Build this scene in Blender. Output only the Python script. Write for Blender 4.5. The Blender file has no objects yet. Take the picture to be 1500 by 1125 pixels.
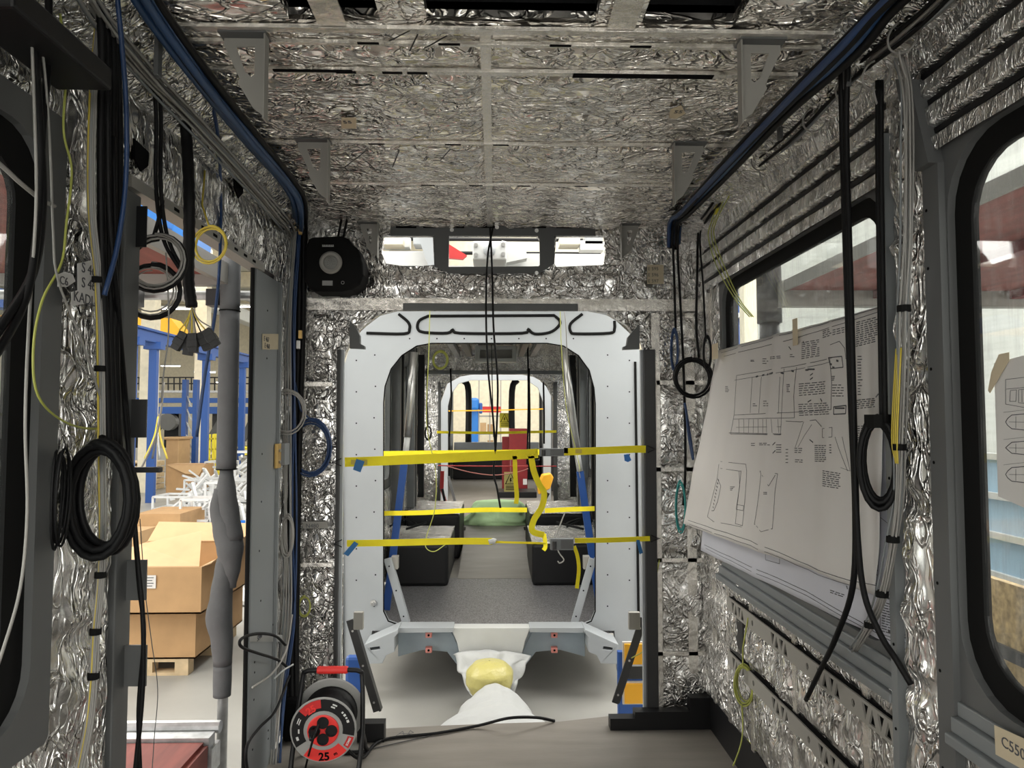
import bpy, math, random
from math import sin, cos, pi, radians, sqrt, atan2
from mathutils import Vector as V, Matrix, noise
from mathutils.geometry import tessellate_polygon

sc = bpy.context.scene
col = sc.collection
random.seed(7)

# ------------------------------------------------------------------ camera, world, exposure
FPX = 1040.0
YAW = math.atan(25 / FPX); PIT = math.atan(52.5 / FPX)
CAM = V((0, 0, 1.5))
cd = bpy.data.cameras.new('camera'); cam = bpy.data.objects.new('camera', cd); col.objects.link(cam)
cd.sensor_width = 36; cd.lens = FPX / 1500 * 36; cd.clip_start = .02; cd.clip_end = 200
cam.location = CAM; cam.rotation_euler = (pi / 2 + PIT, 0, -YAW)
sc.camera = cam
sc.view_settings.view_transform = 'Standard'; sc.view_settings.look = 'None'
sc.view_settings.gamma = 1; sc.view_settings.use_curve_mapping = False
sc.view_settings.exposure = 1.2
sc.cycles.max_bounces = 7; sc.cycles.diffuse_bounces = 4; sc.cycles.glossy_bounces = 5
sc.cycles.caustics_reflective = False; sc.cycles.caustics_refractive = False
sc.cycles.sample_clamp_indirect = 4.0
sc.cycles.use_denoising = True

w = bpy.data.worlds.new('world'); sc.world = w; w.use_nodes = True
wn = w.node_tree.nodes; wl = w.node_tree.links
bg = wn['Background']
tc = wn.new('ShaderNodeTexCoord'); nz = wn.new('ShaderNodeTexNoise'); rp = wn.new('ShaderNodeValToRGB')
nz.inputs['Scale'].default_value = 2.2; nz.inputs['Detail'].default_value = 4
rp.color_ramp.elements[0].position = .44; rp.color_ramp.elements[0].color = (.03, .03, .03, 1)
rp.color_ramp.elements[1].position = .56; rp.color_ramp.elements[1].color = (1.0, .98, .91, 1)
wl.new(tc.outputs['Generated'], nz.inputs['Vector']); wl.new(nz.outputs['Fac'], rp.inputs['Fac'])
wl.new(rp.outputs['Color'], bg.inputs['Color'])
bg.inputs['Strength'].default_value = 2.6

def area(name, loc, size, power, color=(1, .95, .86), rot=(0, 0, 0), sy=None):
    l = bpy.data.lights.new(name, 'AREA'); l.energy = power; l.color = color; l.size = size
    if sy: l.shape = 'RECTANGLE'; l.size_y = sy
    o = bpy.data.objects.new(name, l); o.location = loc; o.rotation_euler = rot; col.objects.link(o); return o
# workshop hall lamps; fill lamps added over car gaps and beside the next car
area('hall_and_fill_light', (-7, 8, 7.5), 6, 190, sy=14)
area('hall_and_fill_light', (-14, 24, 7.8), 8, 620, sy=12)
area('hall_and_fill_light', (-4.5, 2, 6.5), 3, 45, sy=8)
area('hall_and_fill_light', (4.0, 3, 6.0), 3, 110, (1, .97, .92), sy=8)
area('hall_and_fill_light', (0.2, 4.45, 5.6), 2.2, 14, (.96, .98, 1), sy=1.0)  # fill lamp added over the gangway gap
area('hall_and_fill_light', (0, 10.7, 5.0), 2.0, 70, (1, .97, .92), sy=1.2)  # fill lamp added over the second gap to brighten the far cars
area('hall_and_fill_light', (-4.6, 7.4, 4.2), 1.2, 90, (1, .97, .92), rot=(0, radians(-52), 0), sy=5)  # added lamp aimed at the left windows to brighten the next car
area('hall_and_fill_light', (4.6, 7.4, 4.2), 1.2, 90, (1, .97, .92), rot=(0, radians(52), 0), sy=5)  # its added counterpart, aimed from the right
area('hall_and_fill_light', (0, 19, 6.5), 6, 150, (1, .93, .8), sy=7)

# ------------------------------------------------------------------ picture <-> place
FW = V((sin(YAW) * cos(PIT), cos(YAW) * cos(PIT), sin(PIT)))
RT = V((cos(YAW), -sin(YAW), 0)); UP = RT.cross(FW)
def ray(px, py): return FW * FPX + RT * (px - 750) + UP * (562.5 - py)
def pY(px, py, Y): d = ray(px, py); return CAM + d * (Y / d.y)
def pX(px, py, X): d = ray(px, py); return CAM + d * (X / d.x)
def pZ(px, py, Z): d = ray(px, py); return CAM + d * ((Z - 1.5) / d.z)
XL, XR, YE, ZC = -1.0, 1.06, 3.6, 2.49      # side walls, end wall, ceiling
def L(px, py, off=.03): return pX(px, py, XL + off)
def R_(px, py, off=.03): return pX(px, py, XR - off)

# ------------------------------------------------------------------ materials
def mat(name, c, rough=.5, metal=0, bump=0, bscale=40, var=0, vscale=8, emit=0, stretch=None, alpha=None, spec=.5):
    m = bpy.data.materials.new(name); m.use_nodes = True
    nt = m.node_tree; n = nt.nodes; l = nt.links; p = n['Principled BSDF']
    p.inputs['Base Color'].default_value = (*c, 1); p.inputs['Roughness'].default_value = rough
    p.inputs['Metallic'].default_value = metal; p.inputs['Specular IOR Level'].default_value = spec
    t = n.new('ShaderNodeTexCoord'); mp = n.new('ShaderNodeMapping'); l.new(t.outputs['Object'], mp.inputs['Vector'])
    if stretch: mp.inputs['Scale'].default_value = stretch
    if var:
        a = n.new('ShaderNodeTexNoise'); a.inputs['Scale'].default_value = vscale; a.inputs['Detail'].default_value = 5
        r = n.new('ShaderNodeValToRGB'); l.new(mp.outputs[0], a.inputs['Vector']); l.new(a.outputs['Fac'], r.inputs['Fac'])
        r.color_ramp.elements[0].position = .3; r.color_ramp.elements[1].position = .7
        r.color_ramp.elements[0].color = (*[x * (1 - var) for x in c], 1)
        r.color_ramp.elements[1].color = (*[min(1, x * (1 + var)) for x in c], 1)
        l.new(r.outputs['Color'], p.inputs['Base Color'])
    if bump:
        a = n.new('ShaderNodeTexNoise'); a.inputs['Scale'].default_value = bscale; a.inputs['Detail'].default_value = 4
        b = n.new('ShaderNodeBump'); b.inputs['Strength'].default_value = bump; b.inputs['Distance'].default_value = .01
        l.new(mp.outputs[0], a.inputs['Vector']); l.new(a.outputs['Fac'], b.inputs['Height']); l.new(b.outputs[0], p.inputs['Normal'])
    if emit: p.inputs['Emission Color'].default_value = (*c, 1); p.inputs['Emission Strength'].default_value = emit
    return m

def foil_mat(name, stretch, c=(.86, .85, .83), rough=.16, k=1.0, crease=9):
    m = bpy.data.materials.new(name); m.use_nodes = True
    nt = m.node_tree; n = nt.nodes; l = nt.links; p = n['Principled BSDF']
    p.inputs['Metallic'].default_value = .93
    t = n.new('ShaderNodeTexCoord'); mp = n.new('ShaderNodeMapping'); l.new(t.outputs['Object'], mp.inputs['Vector'])
    mp.inputs['Scale'].default_value = stretch
    wp = n.new('ShaderNodeTexNoise'); wp.inputs['Scale'].default_value = 5; wp.inputs['Detail'].default_value = 3
    l.new(mp.outputs[0], wp.inputs['Vector'])
    add = n.new('ShaderNodeVectorMath'); add.operation = 'MULTIPLY_ADD'
    add.inputs[1].default_value = (.35, .35, .35); l.new(wp.outputs['Color'], add.inputs[0]); l.new(mp.outputs[0], add.inputs[2])
    prev = None
    def bump(h, s, d):
        nonlocal prev
        b = n.new('ShaderNodeBump'); b.inputs['Strength'].default_value = s; b.inputs['Distance'].default_value = d
        l.new(h, b.inputs['Height'])
        if prev: l.new(prev, b.inputs['Normal'])
        prev = b.outputs[0]
    n1 = n.new('ShaderNodeTexNoise'); n1.inputs['Scale'].default_value = crease * 1.3; n1.inputs['Detail'].default_value = 2; n1.inputs['Roughness'].default_value = .5
    l.new(mp.outputs[0], n1.inputs['Vector']); bump(n1.outputs['Fac'], .75 * k, .05)
    for sc_, d, th, dist in ((crease * .9, .010, .030, 2.2), (crease * 2.0, .007, .05, 1.6), (crease * 4.2, .0025, .07, 1.0)):
        no = n.new('ShaderNodeTexNoise'); no.inputs['Scale'].default_value = sc_; no.inputs['Detail'].default_value = 1.5; no.inputs['Distortion'].default_value = dist
        l.new(mp.outputs[0], no.inputs['Vector'])
        su = n.new('ShaderNodeMath'); su.operation = 'SUBTRACT'; su.inputs[1].default_value = .5; l.new(no.outputs['Fac'], su.inputs[0])
        ab = n.new('ShaderNodeMath'); ab.operation = 'ABSOLUTE'; l.new(su.outputs[0], ab.inputs[0])
        mr = n.new('ShaderNodeMapRange'); mr.interpolation_type = 'SMOOTHSTEP'; mr.inputs['From Max'].default_value = th
        mr.inputs['To Min'].default_value = 1; mr.inputs['To Max'].default_value = 0; l.new(ab.outputs[0], mr.inputs['Value'])
        bump(mr.outputs[0], .9 * k, d)
    l.new(prev, p.inputs['Normal'])
    n2 = n.new('ShaderNodeTexNoise'); n2.inputs['Scale'].default_value = 7; n2.inputs['Detail'].default_value = 4; l.new(mp.outputs[0], n2.inputs['Vector'])
    r = n.new('ShaderNodeValToRGB'); l.new(n2.outputs['Fac'], r.inputs['Fac'])
    r.color_ramp.elements[0].position = .35; r.color_ramp.elements[1].position = .65
    r.color_ramp.elements[0].color = (*[x * .72 for x in c], 1); r.color_ramp.elements[1].color = (*c, 1)
    l.new(r.outputs['Color'], p.inputs['Base Color'])
    r2 = n.new('ShaderNodeMapRange'); r2.inputs['To Min'].default_value = rough; r2.inputs['To Max'].default_value = rough + .16
    l.new(n2.outputs['Fac'], r2.inputs['Value']); l.new(r2.outputs[0], p.inputs['Roughness'])
    return m

def glass_mat(name, dust=.06, tint=(.93, .95, .95)):
    m = bpy.data.materials.new(name); m.use_nodes = True
    nt = m.node_tree; n = nt.nodes; l = nt.links; n.clear()
    out = n.new('ShaderNodeOutputMaterial'); tr = n.new('ShaderNodeBsdfTransparent'); gl = n.new('ShaderNodeBsdfGlossy')
    df = n.new('ShaderNodeBsdfDiffuse'); fr = n.new('ShaderNodeMath'); m1 = n.new('ShaderNodeMixShader'); m2 = n.new('ShaderNodeMixShader')
    tr.inputs[0].default_value = (*tint, 1); gl.inputs['Roughness'].default_value = .02; lw = n.new('ShaderNodeLayerWeight'); lw.inputs[0].default_value = .5; pw = n.new('ShaderNodeMath'); pw.operation = 'POWER'; pw.inputs[1].default_value = 5; l.new(lw.outputs['Facing'], pw.inputs[0]); l.new(pw.outputs[0], fr.inputs[0]); fr.operation = 'MULTIPLY_ADD'; fr.inputs[1].default_value = .6; fr.inputs[2].default_value = .05
    t = n.new('ShaderNodeTexCoord'); mp = n.new('ShaderNodeMapping'); mp.inputs['Scale'].default_value = (6, 14, 1.2)
    a = n.new('ShaderNodeTexNoise'); a.inputs['Scale'].default_value = 5; a.inputs['Detail'].default_value = 6
    mr = n.new('ShaderNodeMapRange'); mr.inputs['From Min'].default_value = .5; mr.inputs['From Max'].default_value = .8
    mr.inputs['To Min'].default_value = dust * .5; mr.inputs['To Max'].default_value = dust * 3
    l.new(t.outputs['Object'], mp.inputs['Vector']); l.new(mp.outputs[0], a.inputs['Vector']); l.new(a.outputs['Fac'], mr.inputs['Value'])
    l.new(mr.outputs[0], m1.inputs[0]); l.new(tr.outputs[0], m1.inputs[1]); l.new(df.outputs[0], m1.inputs[2])
    l.new(fr.outputs[0], m2.inputs[0]); l.new(m1.outputs[0], m2.inputs[1]); l.new(gl.outputs[0], m2.inputs[2])
    l.new(m2.outputs[0], out.inputs[0]); return m

def weave_mat(name, c, rough=.35, metal=.85, scale=260):
    m = mat(name, c, rough, metal); n = m.node_tree.nodes; l = m.node_tree.links; p = n['Principled BSDF']
    t = n.new('ShaderNodeTexCoord'); ch = n.new('ShaderNodeTexVoronoi'); ch.feature = 'F1'; ch.distance = 'CHEBYCHEV'
    ch.inputs['Randomness'].default_value = 0; ch.inputs['Scale'].default_value = scale
    a = n.new('ShaderNodeTexNoise'); a.inputs['Scale'].default_value = 18; a.inputs['Detail'].default_value = 4
    b = n.new('ShaderNodeBump'); b.inputs['Strength'].default_value = .6; b.inputs['Distance'].default_value = .002
    b2 = n.new('ShaderNodeBump'); b2.inputs['Strength'].default_value = .5; b2.inputs['Distance'].default_value = .02
    l.new(t.outputs['Object'], ch.inputs['Vector']); l.new(t.outputs['Object'], a.inputs['Vector'])
    l.new(ch.outputs['Distance'], b.inputs['Height']); l.new(a.outputs['Fac'], b2.inputs['Height']); l.new(b.outputs[0], b2.inputs['Normal'])
    l.new(b2.outputs[0], p.inputs['Normal']); return m

M = dict(
    foil_c=foil_mat('foil_ceiling', (.85, 1.35, 1), c=(.95, .91, .85), crease=3.6, k=1.35, rough=.13),
    foil_v=foil_mat('foil_upright', (1.35, 1.35, .5), k=1.0, crease=4.6),
    foil_e=foil_mat('foil_end', (1, 1, .8), k=1, crease=5.5),
    tape=weave_mat('woven_foil_tape', (.80, .77, .72), rough=.24),
    grey=mat('grey_paint', (.105, .108, .108), .5, var=.08, vscale=3),
    grey_l=mat('mid_grey_paint', (.20, .212, .218), .45, var=.06, vscale=3),
    grey_d=mat('dark_grey_paint', (.032, .032, .033), .5, var=.1),
    plate=mat('light_grey_paint', (.37, .392, .412), .42, var=.05, vscale=2.5),
    bracket=mat('warm_grey_paint', (.32, .308, .28), .5),
    blue_grey=mat('blue_grey_paint', (.27, .32, .36), .45, var=.1, vscale=6),
    white=mat('white_paint', (.60, .61, .60), .4, var=.04),
    black=mat('black_rubber', (.006, .006, .006), .8, spec=.15),
    blackm=mat('black_plastic', (.008, .008, .009), .45, spec=.3),
    blackf=mat('black_felt', (.004, .004, .0045), .9, spec=.1),
    cable=mat('black_cable', (.004, .004, .0045), .55, spec=.2),
    blue_c=mat('blue_cable', (.012, .04, .12), .45),
    teal=mat('teal_cable', (.03, .30, .28), .45),
    wire=mat('pale_wire', (.30, .29, .27), .5),
    wire_y=mat('yellow_green_wire', (.40, .42, .09), .5),
    ytape=mat('yellow_wire', (.62, .48, .06), .5),
    strap=mat('yellow_webbing', (.98, .80, .015), .7, bump=.3, bscale=300, var=.08),
    btape=mat('blue_tape', (.02, .14, .34), .6),
    steel=mat('bare_steel', (.55, .55, .54), .32, .9, var=.1),
    galv=mat('galvanised_steel', (.50, .51, .52), .4, .75, var=.2, vscale=20),
    gold=mat('brass_tie', (.55, .36, .12), .4, .5),
    floor=mat('floor_vinyl', (.20, .182, .160), .5, bump=.08, bscale=30, var=.14, vscale=4, stretch=(.6, 3, 1)),
    speck=mat('speckled_floor', (.15, .145, .15), .45, var=.8, vscale=110),
    concrete=mat('hall_concrete', (.34, .335, .315), .45, var=.16, vscale=1.2),
    concrete_l=mat('pale_concrete', (.47, .52, .56), .35, var=.14, vscale=1.4),
    cream=mat('cream_paint', (.72, .66, .52), .6, var=.08),
    board=mat('cardboard', (.44, .265, .125), .75, var=.08, vscale=6),
    board_l=mat('pale_cardboard', (.48, .31, .16), .75, var=.06, vscale=6),
    wood=mat('pallet_wood', (.55, .42, .26), .7, var=.2, vscale=9),
    osb=mat('chip_board', (.55, .40, .20), .7, var=.45, vscale=28),
    maroon=mat('maroon_board', (.27, .062, .048), .6, var=.25, vscale=5, stretch=(4, .6, 1)),
    blue=mat('blue_paint', (.022, .085, .32), .45),
    blue_l=mat('bright_blue_paint', (.02, .17, .55), .45),
    orange=mat('orange_yellow_paint', (.85, .42, .02), .5),
    red=mat('red_paint', (.50, .02, .02), .45),
    redm=mat('dark_red_paint', (.20, .012, .015), .5, var=.1),
    redl=mat('reel_red', (.72, .035, .03), .5),
    reel_g=mat('reel_grey', (.30, .30, .29), .45),
    foam=mat('pipe_foam', (.12, .125, .13), .75, bump=.15, bscale=60, var=.12),
    paper=mat('paper', (.66, .64, .62), .75, var=.03, vscale=5),
    paper_b=mat('cool_paper', (.56, .57, .63), .75, var=.03, vscale=5),
    ink=mat('ink', (.09, .09, .10), .8),
    note=mat('masking_tape', (.60, .51, .36), .75, var=.06),
    plastic=mat('white_sheet', (.50, .51, .51), .5, bump=.6, bscale=18),
    green=mat('pale_green_cloth', (.66, .92, .52), .8, bump=.4, bscale=20),
    pink=mat('pink_primer', (.60, .22, .19), .6),
    grille=mat('grille_grey', (.33, .33, .31), .5, bump=.8, bscale=300),
    yellow=mat('sign_yellow', (.85, .72, .05), .5),
    alu=mat('white_profile', (.68, .69, .70), .4, .2),
    film=mat('yellow_film', (.58, .52, .18), .3, bump=.9, bscale=22),
    foil_b=foil_mat('foil_band', (1, 1.8, .7), k=.55, crease=8, rough=.18),
    corr=mat('pale_wall_sheet', (.56, .57, .54), .5, var=.1, vscale=2, stretch=(1, .4, 9)),
    glow=mat('lamp_face', (1, .96, .88), .5, emit=9),
    glass=glass_mat('glass', .07), glass2=glass_mat('clean_glass', .02),
    foilbox=foil_mat('foil_cover', (1.2, 1.2, 1.2), k=.7, crease=8),
)

# ------------------------------------------------------------------ mesh builder
def spline(pts, n=6):
    pts = [V(p) for p in pts]
    if len(pts) < 3: return pts
    P = [pts[0] * 2 - pts[1]] + pts + [pts[-1] * 2 - pts[-2]]; out = []
    for i in range(1, len(P) - 2):
        a, b, c, d = P[i - 1:i + 3]
        for k in range(n):
            t = k / n
            out.append(.5 * ((2 * b) + (c - a) * t + (2 * a - 5 * b + 4 * c - d) * t * t + (3 * b - a - 3 * c + d) * t ** 3))
    out.append(pts[-1]); return out

def wpos(o):
    p = V((0, 0, 0))
    while o: p += o.location; o = o.parent
    return p

class MB:
    def __init__(s): s.v = []; s.f = []; s.m = []; s.k = 0
    def add(s, vs, fs):
        b = len(s.v); s.v += [V(x) for x in vs]
        for f in fs: s.f.append([b + i for i in f]); s.m.append(s.k)
        return s
    def slot(s, k): s.k = k; return s
    def box(s, a, b):
        x0, y0, z0 = [min(a[i], b[i]) for i in range(3)]; x1, y1, z1 = [max(a[i], b[i]) for i in range(3)]
        return s.add([(x0, y0, z0), (x1, y0, z0), (x1, y1, z0), (x0, y1, z0), (x0, y0, z1), (x1, y0, z1), (x1, y1, z1), (x0, y1, z1)],
                     [(0, 3, 2, 1), (4, 5, 6, 7), (0, 1, 5, 4), (1, 2, 6, 5), (2, 3, 7, 6), (3, 0, 4, 7)])
    def bar(s, p, q, w, h, up=(0, 0, 1)):
        p = V(p); q = V(q); d = (q - p).normalized(); u = V(up)
        if abs(d.dot(u)) > .95: u = V((0, 1, 0))
        r = d.cross(u).normalized() * w / 2; t = r.cross(d).normalized() * h / 2
        vs = [p - r - t, p + r - t, p + r + t, p - r + t, q - r - t, q + r - t, q + r + t, q - r + t]
        return s.add(vs, [(0, 3, 2, 1), (4, 5, 6, 7), (0, 1, 5, 4), (1, 2, 6, 5), (2, 3, 7, 6), (3, 0, 4, 7)])
    def tube(s, pts, r, n=7, closed=False, cap=True):
        pts = [V(p) for p in pts]; N = len(pts); rr = r if isinstance(r, (list, tuple)) else [r] * N
        vs = []; ref = None
        for i in range(N):
            if closed: d = pts[(i + 1) % N] - pts[i - 1]
            else: d = pts[min(i + 1, N - 1)] - pts[max(i - 1, 0)]
            if d.length < 1e-9: d = V((0, 0, 1))
            d.normalize()
            if ref is None: ref = d.orthogonal().normalized()
            ref = (ref - d * ref.dot(d))
            ref = ref.normalized() if ref.length > 1e-6 else d.orthogonal().normalized()
            b = d.cross(ref)
            for k in range(n):
                a = 2 * pi * k / n; vs.append(pts[i] + (ref * cos(a) + b * sin(a)) * rr[i])
        fs = []
        for i in range(N if closed else N - 1):
            j = (i + 1) % N
            for k in range(n): fs.append((i * n + k, i * n + (k + 1) % n, j * n + (k + 1) % n, j * n + k))
        if cap and not closed: fs += [tuple(range(n))[::-1], tuple((N - 1) * n + k for k in range(n))]
        return s.add(vs, fs)
    def cyl(s, p, q, r, n=16): return s.tube([p, q], r, n)
    def ring(s, c, ax, R, r, n=28, m=8, a0=0, a1=2 * pi):
        ax = V(ax).normalized(); u = ax.orthogonal().normalized(); w_ = ax.cross(u)
        full = abs(a1 - a0 - 2 * pi) < 1e-6
        pts = [V(c) + (u * cos(a0 + (a1 - a0) * i / n) + w_ * sin(a0 + (a1 - a0) * i / n)) * R for i in range(n if full else n + 1)]
        return s.tube(pts, r, m, closed=full)
    def prism(s, poly, holes, off, fr=None):
        """poly / holes: lists of 3D points in one plane; off: thickness vector"""
        loops = [[V(p) for p in poly]] + [[V(p) for p in h] for h in holes]
        flat = [p for lp in loops for p in lp]; N = len(flat)
        tri = tessellate_polygon(loops); off = V(off)
        fs = [tuple(t) for t in tri] + [tuple(i + N for i in t)[::-1] for t in tri]; b = 0
        for lp in loops:
            n = len(lp)
            for i in range(n): j = (i + 1) % n; fs.append((b + i, b + j, b + j + N, b + i + N))
            b += n
        return s.add(flat + [p + off for p in flat], fs)
    def grid(s, fn, nu, nv):
        vs = [fn(i / nu, j / nv) for j in range(nv + 1) for i in range(nu + 1)]; W = nu + 1
        return s.add(vs, [(j * W + i, j * W + i + 1, (j + 1) * W + i + 1, (j + 1) * W + i) for j in range(nv) for i in range(nu)])
    def lathe(s, prof, c, ax=(0, 0, 1), n=28):
        ax = V(ax).normalized(); u = ax.orthogonal().normalized(); w_ = ax.cross(u); c = V(c)
        vs = [c + ax * h + (u * cos(2 * pi * k / n) + w_ * sin(2 * pi * k / n)) * max(r, 1e-4) for r, h in prof for k in range(n)]
        fs = [(i * n + k, i * n + (k + 1) % n, (i + 1) * n + (k + 1) % n, (i + 1) * n + k) for i in range(len(prof) - 1) for k in range(n)]
        fs += [tuple(range(n))[::-1], tuple((len(prof) - 1) * n + k for k in range(n))]
        return s.add(vs, fs)
    def build(s, name, m, parent=None, smooth=False, bevel=0, solid=0, **tg):
        me = bpy.data.meshes.new(name)
        if parent: o0 = wpos(parent)
        else:
            xs = [v.x for v in s.v]; ys = [v.y for v in s.v]; zs = [v.z for v in s.v]
            o0 = V(((min(xs) + max(xs)) / 2, (min(ys) + max(ys)) / 2, min(zs)))
        me.from_pydata([tuple(v - o0) for v in s.v], [], s.f)
        for x in (m if isinstance(m, (list, tuple)) else [m]): me.materials.append(M[x] if isinstance(x, str) else x)
        for i, p in enumerate(me.polygons):
            p.material_index = s.m[i]; p.use_smooth = smooth
        me.validate(); me.update()
        import bmesh
        if not solid:
            b = bmesh.new(); b.from_mesh(me); bmesh.ops.recalc_face_normals(b, faces=b.faces); b.to_mesh(me); b.free()
        o = bpy.data.objects.new(name, me); col.objects.link(o)
        if parent: o.parent = parent
        else: o.location = o0
        if bevel:
            md = o.modifiers.new('bevel', 'BEVEL'); md.width = bevel; md.segments = 2; md.limit_method = 'ANGLE'; md.angle_limit = radians(50)
        if solid:
            md = o.modifiers.new('solid', 'SOLIDIFY'); md.thickness = solid; md.offset = 0
        if tg: tag(o, **tg)
        return o

def tag(o, label=None, cat=None, group=None, kind=None):
    if label: o['label'] = label
    if cat: o['category'] = cat
    if group: o['group'] = group
    if kind: o['kind'] = kind
    return o
def thing(name, label, cat, loc, group=None):
    o = bpy.data.objects.new(name, None); o.empty_display_size = .05; col.objects.link(o); o.location = loc
    return tag(o, label, cat, group)
def copy_tree(o, parent=None):
    c = o.copy(); col.objects.link(c); c.parent = parent
    for ch in list(o.children): copy_tree(ch, c)
    return c
def struct(mb, name, m, **k): return mb.build(name, m, kind='structure', **k)

def text(s, at, right, up, size, m, parent, name='lettering', off=.0015, bold=0, center=False):
    """flat lettering as a thin mesh, standing just off the surface"""
    cu = bpy.data.curves.new('t', 'FONT'); cu.body = s; cu.size = size; cu.extrude = .0004; cu.offset = bold; cu.resolution_u = 3
    cu.align_x = 'CENTER' if center else 'LEFT'
    to = bpy.data.objects.new('t', cu); col.objects.link(to)
    dg = bpy.context.evaluated_depsgraph_get(); me = bpy.data.meshes.new_from_object(to.evaluated_get(dg))
    bpy.data.objects.remove(to)
    r = V(right).normalized(); u = V(up); u = (u - r * u.dot(r)).normalized(); nrm = r.cross(u)
    base = V(at) + nrm * off - wpos(parent)
    for v in me.vertices: v.co = base + r * v.co.x + u * v.co.y + nrm * v.co.z
    me.materials.clear(); me.materials.append(M[m]); me.name = name
    o = bpy.data.objects.new(name, me); col.objects.link(o); o.parent = parent; return o

def foilgrid(mb, o, u, v, cells_u, cells_v, res=.02, amp=.012, nz=.006, nsign=1, freq=9):
    """a foil covered surface: pillowed pads between flat taped seams. cells: seam positions 0..1"""
    o = V(o); u = V(u); v = V(v); n = u.cross(v).normalized() * nsign
    nu = max(2, int(u.length / res)); nv = max(2, int(v.length / res))
    def pil(t, cells, Ln):
        for a, b in zip(cells, cells[1:]):
            if a <= t <= b: return min(1, max(0, min(t - a, b - t) * Ln - .015) / .03)
        return 0
    def fn(s, t):
        h = min(pil(s, cells_u, u.length), pil(t, cells_v, v.length))
        p = o + u * s + v * t
        d = noise.noise(p * freq) * nz + abs(noise.noise(p * freq * 2.3)) * nz * .8
        return p + n * (h * amp + d * (.25 + .75 * h))
    return mb.grid(fn, nu, nv)

def cable(name, label, pts, r, m, group=None, cat='cable', n=6, parent=None, ties=None, sm=6):
    mb = MB().tube(spline(pts, sm), r, n)
    o = mb.build(name, m, parent, smooth=True)
    if parent is None: tag(o, label, cat, group)
    if ties:
        for (p, tm, tr) in ties:
            MB().cyl(V(p) - V((0, 0, .012)), V(p) + V((0, 0, .012)), tr, 8).build('cable_tie', tm, o)
    return o
# ================================================================== the shell of the vehicle
def seams(a, b, ys): return [0] + [(y - a) / (b - a) for y in ys] + [1]

def rrect(y0, y1, z0, z1, r, n=6):
    out = []
    for cy, cz, a in ((y1 - r, z1 - r, 0), (y0 + r, z1 - r, 90), (y0 + r, z0 + r, 180), (y1 - r, z0 + r, 270)):
        for k in range(n + 1):
            t = radians(a + 90 * k / n); out.append((cy + r * cos(t), cz + r * sin(t)))
    return out

# floor of the car, its front edge slightly curved
edge = [pZ(430, 1070, 0), pZ(566, 1067, 0), pZ(643, 1063, 0), pZ(720, 1060, 0), pZ(820, 1057, 0), pZ(892, 1049, 0), V((XR, 3.6, 0))]
MB().prism([V((XL, -.8, 0)), V((XL, 3.6, 0))] + edge[1:] + [V((XR, -.8, 0))], [], (0, 0, -.05)).build('floor', 'floor', kind='structure')

# ceiling: foil pads between taped ribs, three dark roof openings nearer the camera
c = MB()
foilgrid(c, (-.86, 1.72, ZC), (1.72, 0, 0), (0, 1.9, 0), [0, .485, .515, 1], seams(1.72, 3.62, [1.81, 1.96, 2.48, 2.92]), res=.018, amp=.012, nz=.009, nsign=-1, freq=7)
c.box((-.86, 1.72, ZC + .012), (.86, 3.62, ZC + .05))
holes_x = [(-.51, -.285), (-.17, .25), (.365, .60)]
xs = [-.86] + [x for h in holes_x for x in h] + [.86]
for a, b in zip(xs[::2], xs[1::2]): c.box((a, .9, ZC), (b, 1.72, ZC + .03))
c.box((-.86, -.7, ZC), (.86, .9, ZC + .03))
c.build('ceiling', 'foil_c', kind='structure')
for a, b in holes_x:
    MB().box((a, .9, ZC + .16), (b, 1.72, ZC + .18)).box((a - .01, .9, ZC + .03), (a, 1.72, ZC + .18)).box((b, .9, ZC + .03), (b + .01, 1.72, ZC + .18))\
        .box((a, 1.72, ZC + .03), (b, 1.73, ZC + .18)).box((a, .89, ZC + .03), (b, .9, ZC + .18)).build('trim_1', 'blackm', kind='structure')
t = MB()
for y, w_ in ((1.745, .022), (1.81, .012), (1.96, .020), (2.48, .012), (2.92, .010)):
    t.box((-.86, y - w_ / 2, ZC - .014), (.86, y + w_ / 2, ZC - .004))
t.box((-.04, 1.74, ZC - .010), (-.012, 3.6, ZC - .003))
for x in (-.4, .32): t.box((x - .04, .9, ZC - .01), (x + .03, 1.73, ZC - .003))
struct(t, 'trim_2', 'tape')
t = MB()          # the slots in the ribs
for y, xs_ in ((1.805, (-.33, -.12, .17, .38)), (1.962, (-.42, -.29, -.22, .34)), (2.48, (-.15, .02, -.42)), (2.92, (-.28, -.08, .12, .36))):
    for x in xs_: t.box((x - .028, y - .007, ZC - .0155), (x + .028, y + .003, ZC - .0142))
t.box((.22, 1.95, ZC - .0165), (.62, 1.972, ZC - .0142))
t.box((-.62, 1.945, ZC - .0165), (-.40, 1.958, ZC - .0142))
struct(t, 'trim_3', 'blackf')

# coves between ceiling and side walls
for sx, nm, X in ((-1, 'left', XL), (1, 'right', XR)):
    c = MB(); x0 = sx * .86
    foilgrid(c, (x0, -.7, ZC), (0, 4.3, 0), (X - x0, 0, -.10), [0, .3, .5, .62, .74, .87, 1], [0, 1], res=.03, amp=.006, nz=.008, nsign=sx)
    c.box((min(x0, X), -.7, ZC + .02), (max(x0, X), 3.6, ZC + .05))
    c.build('wall_%s' % nm, 'foil_v', kind='structure', smooth=True)

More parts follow.
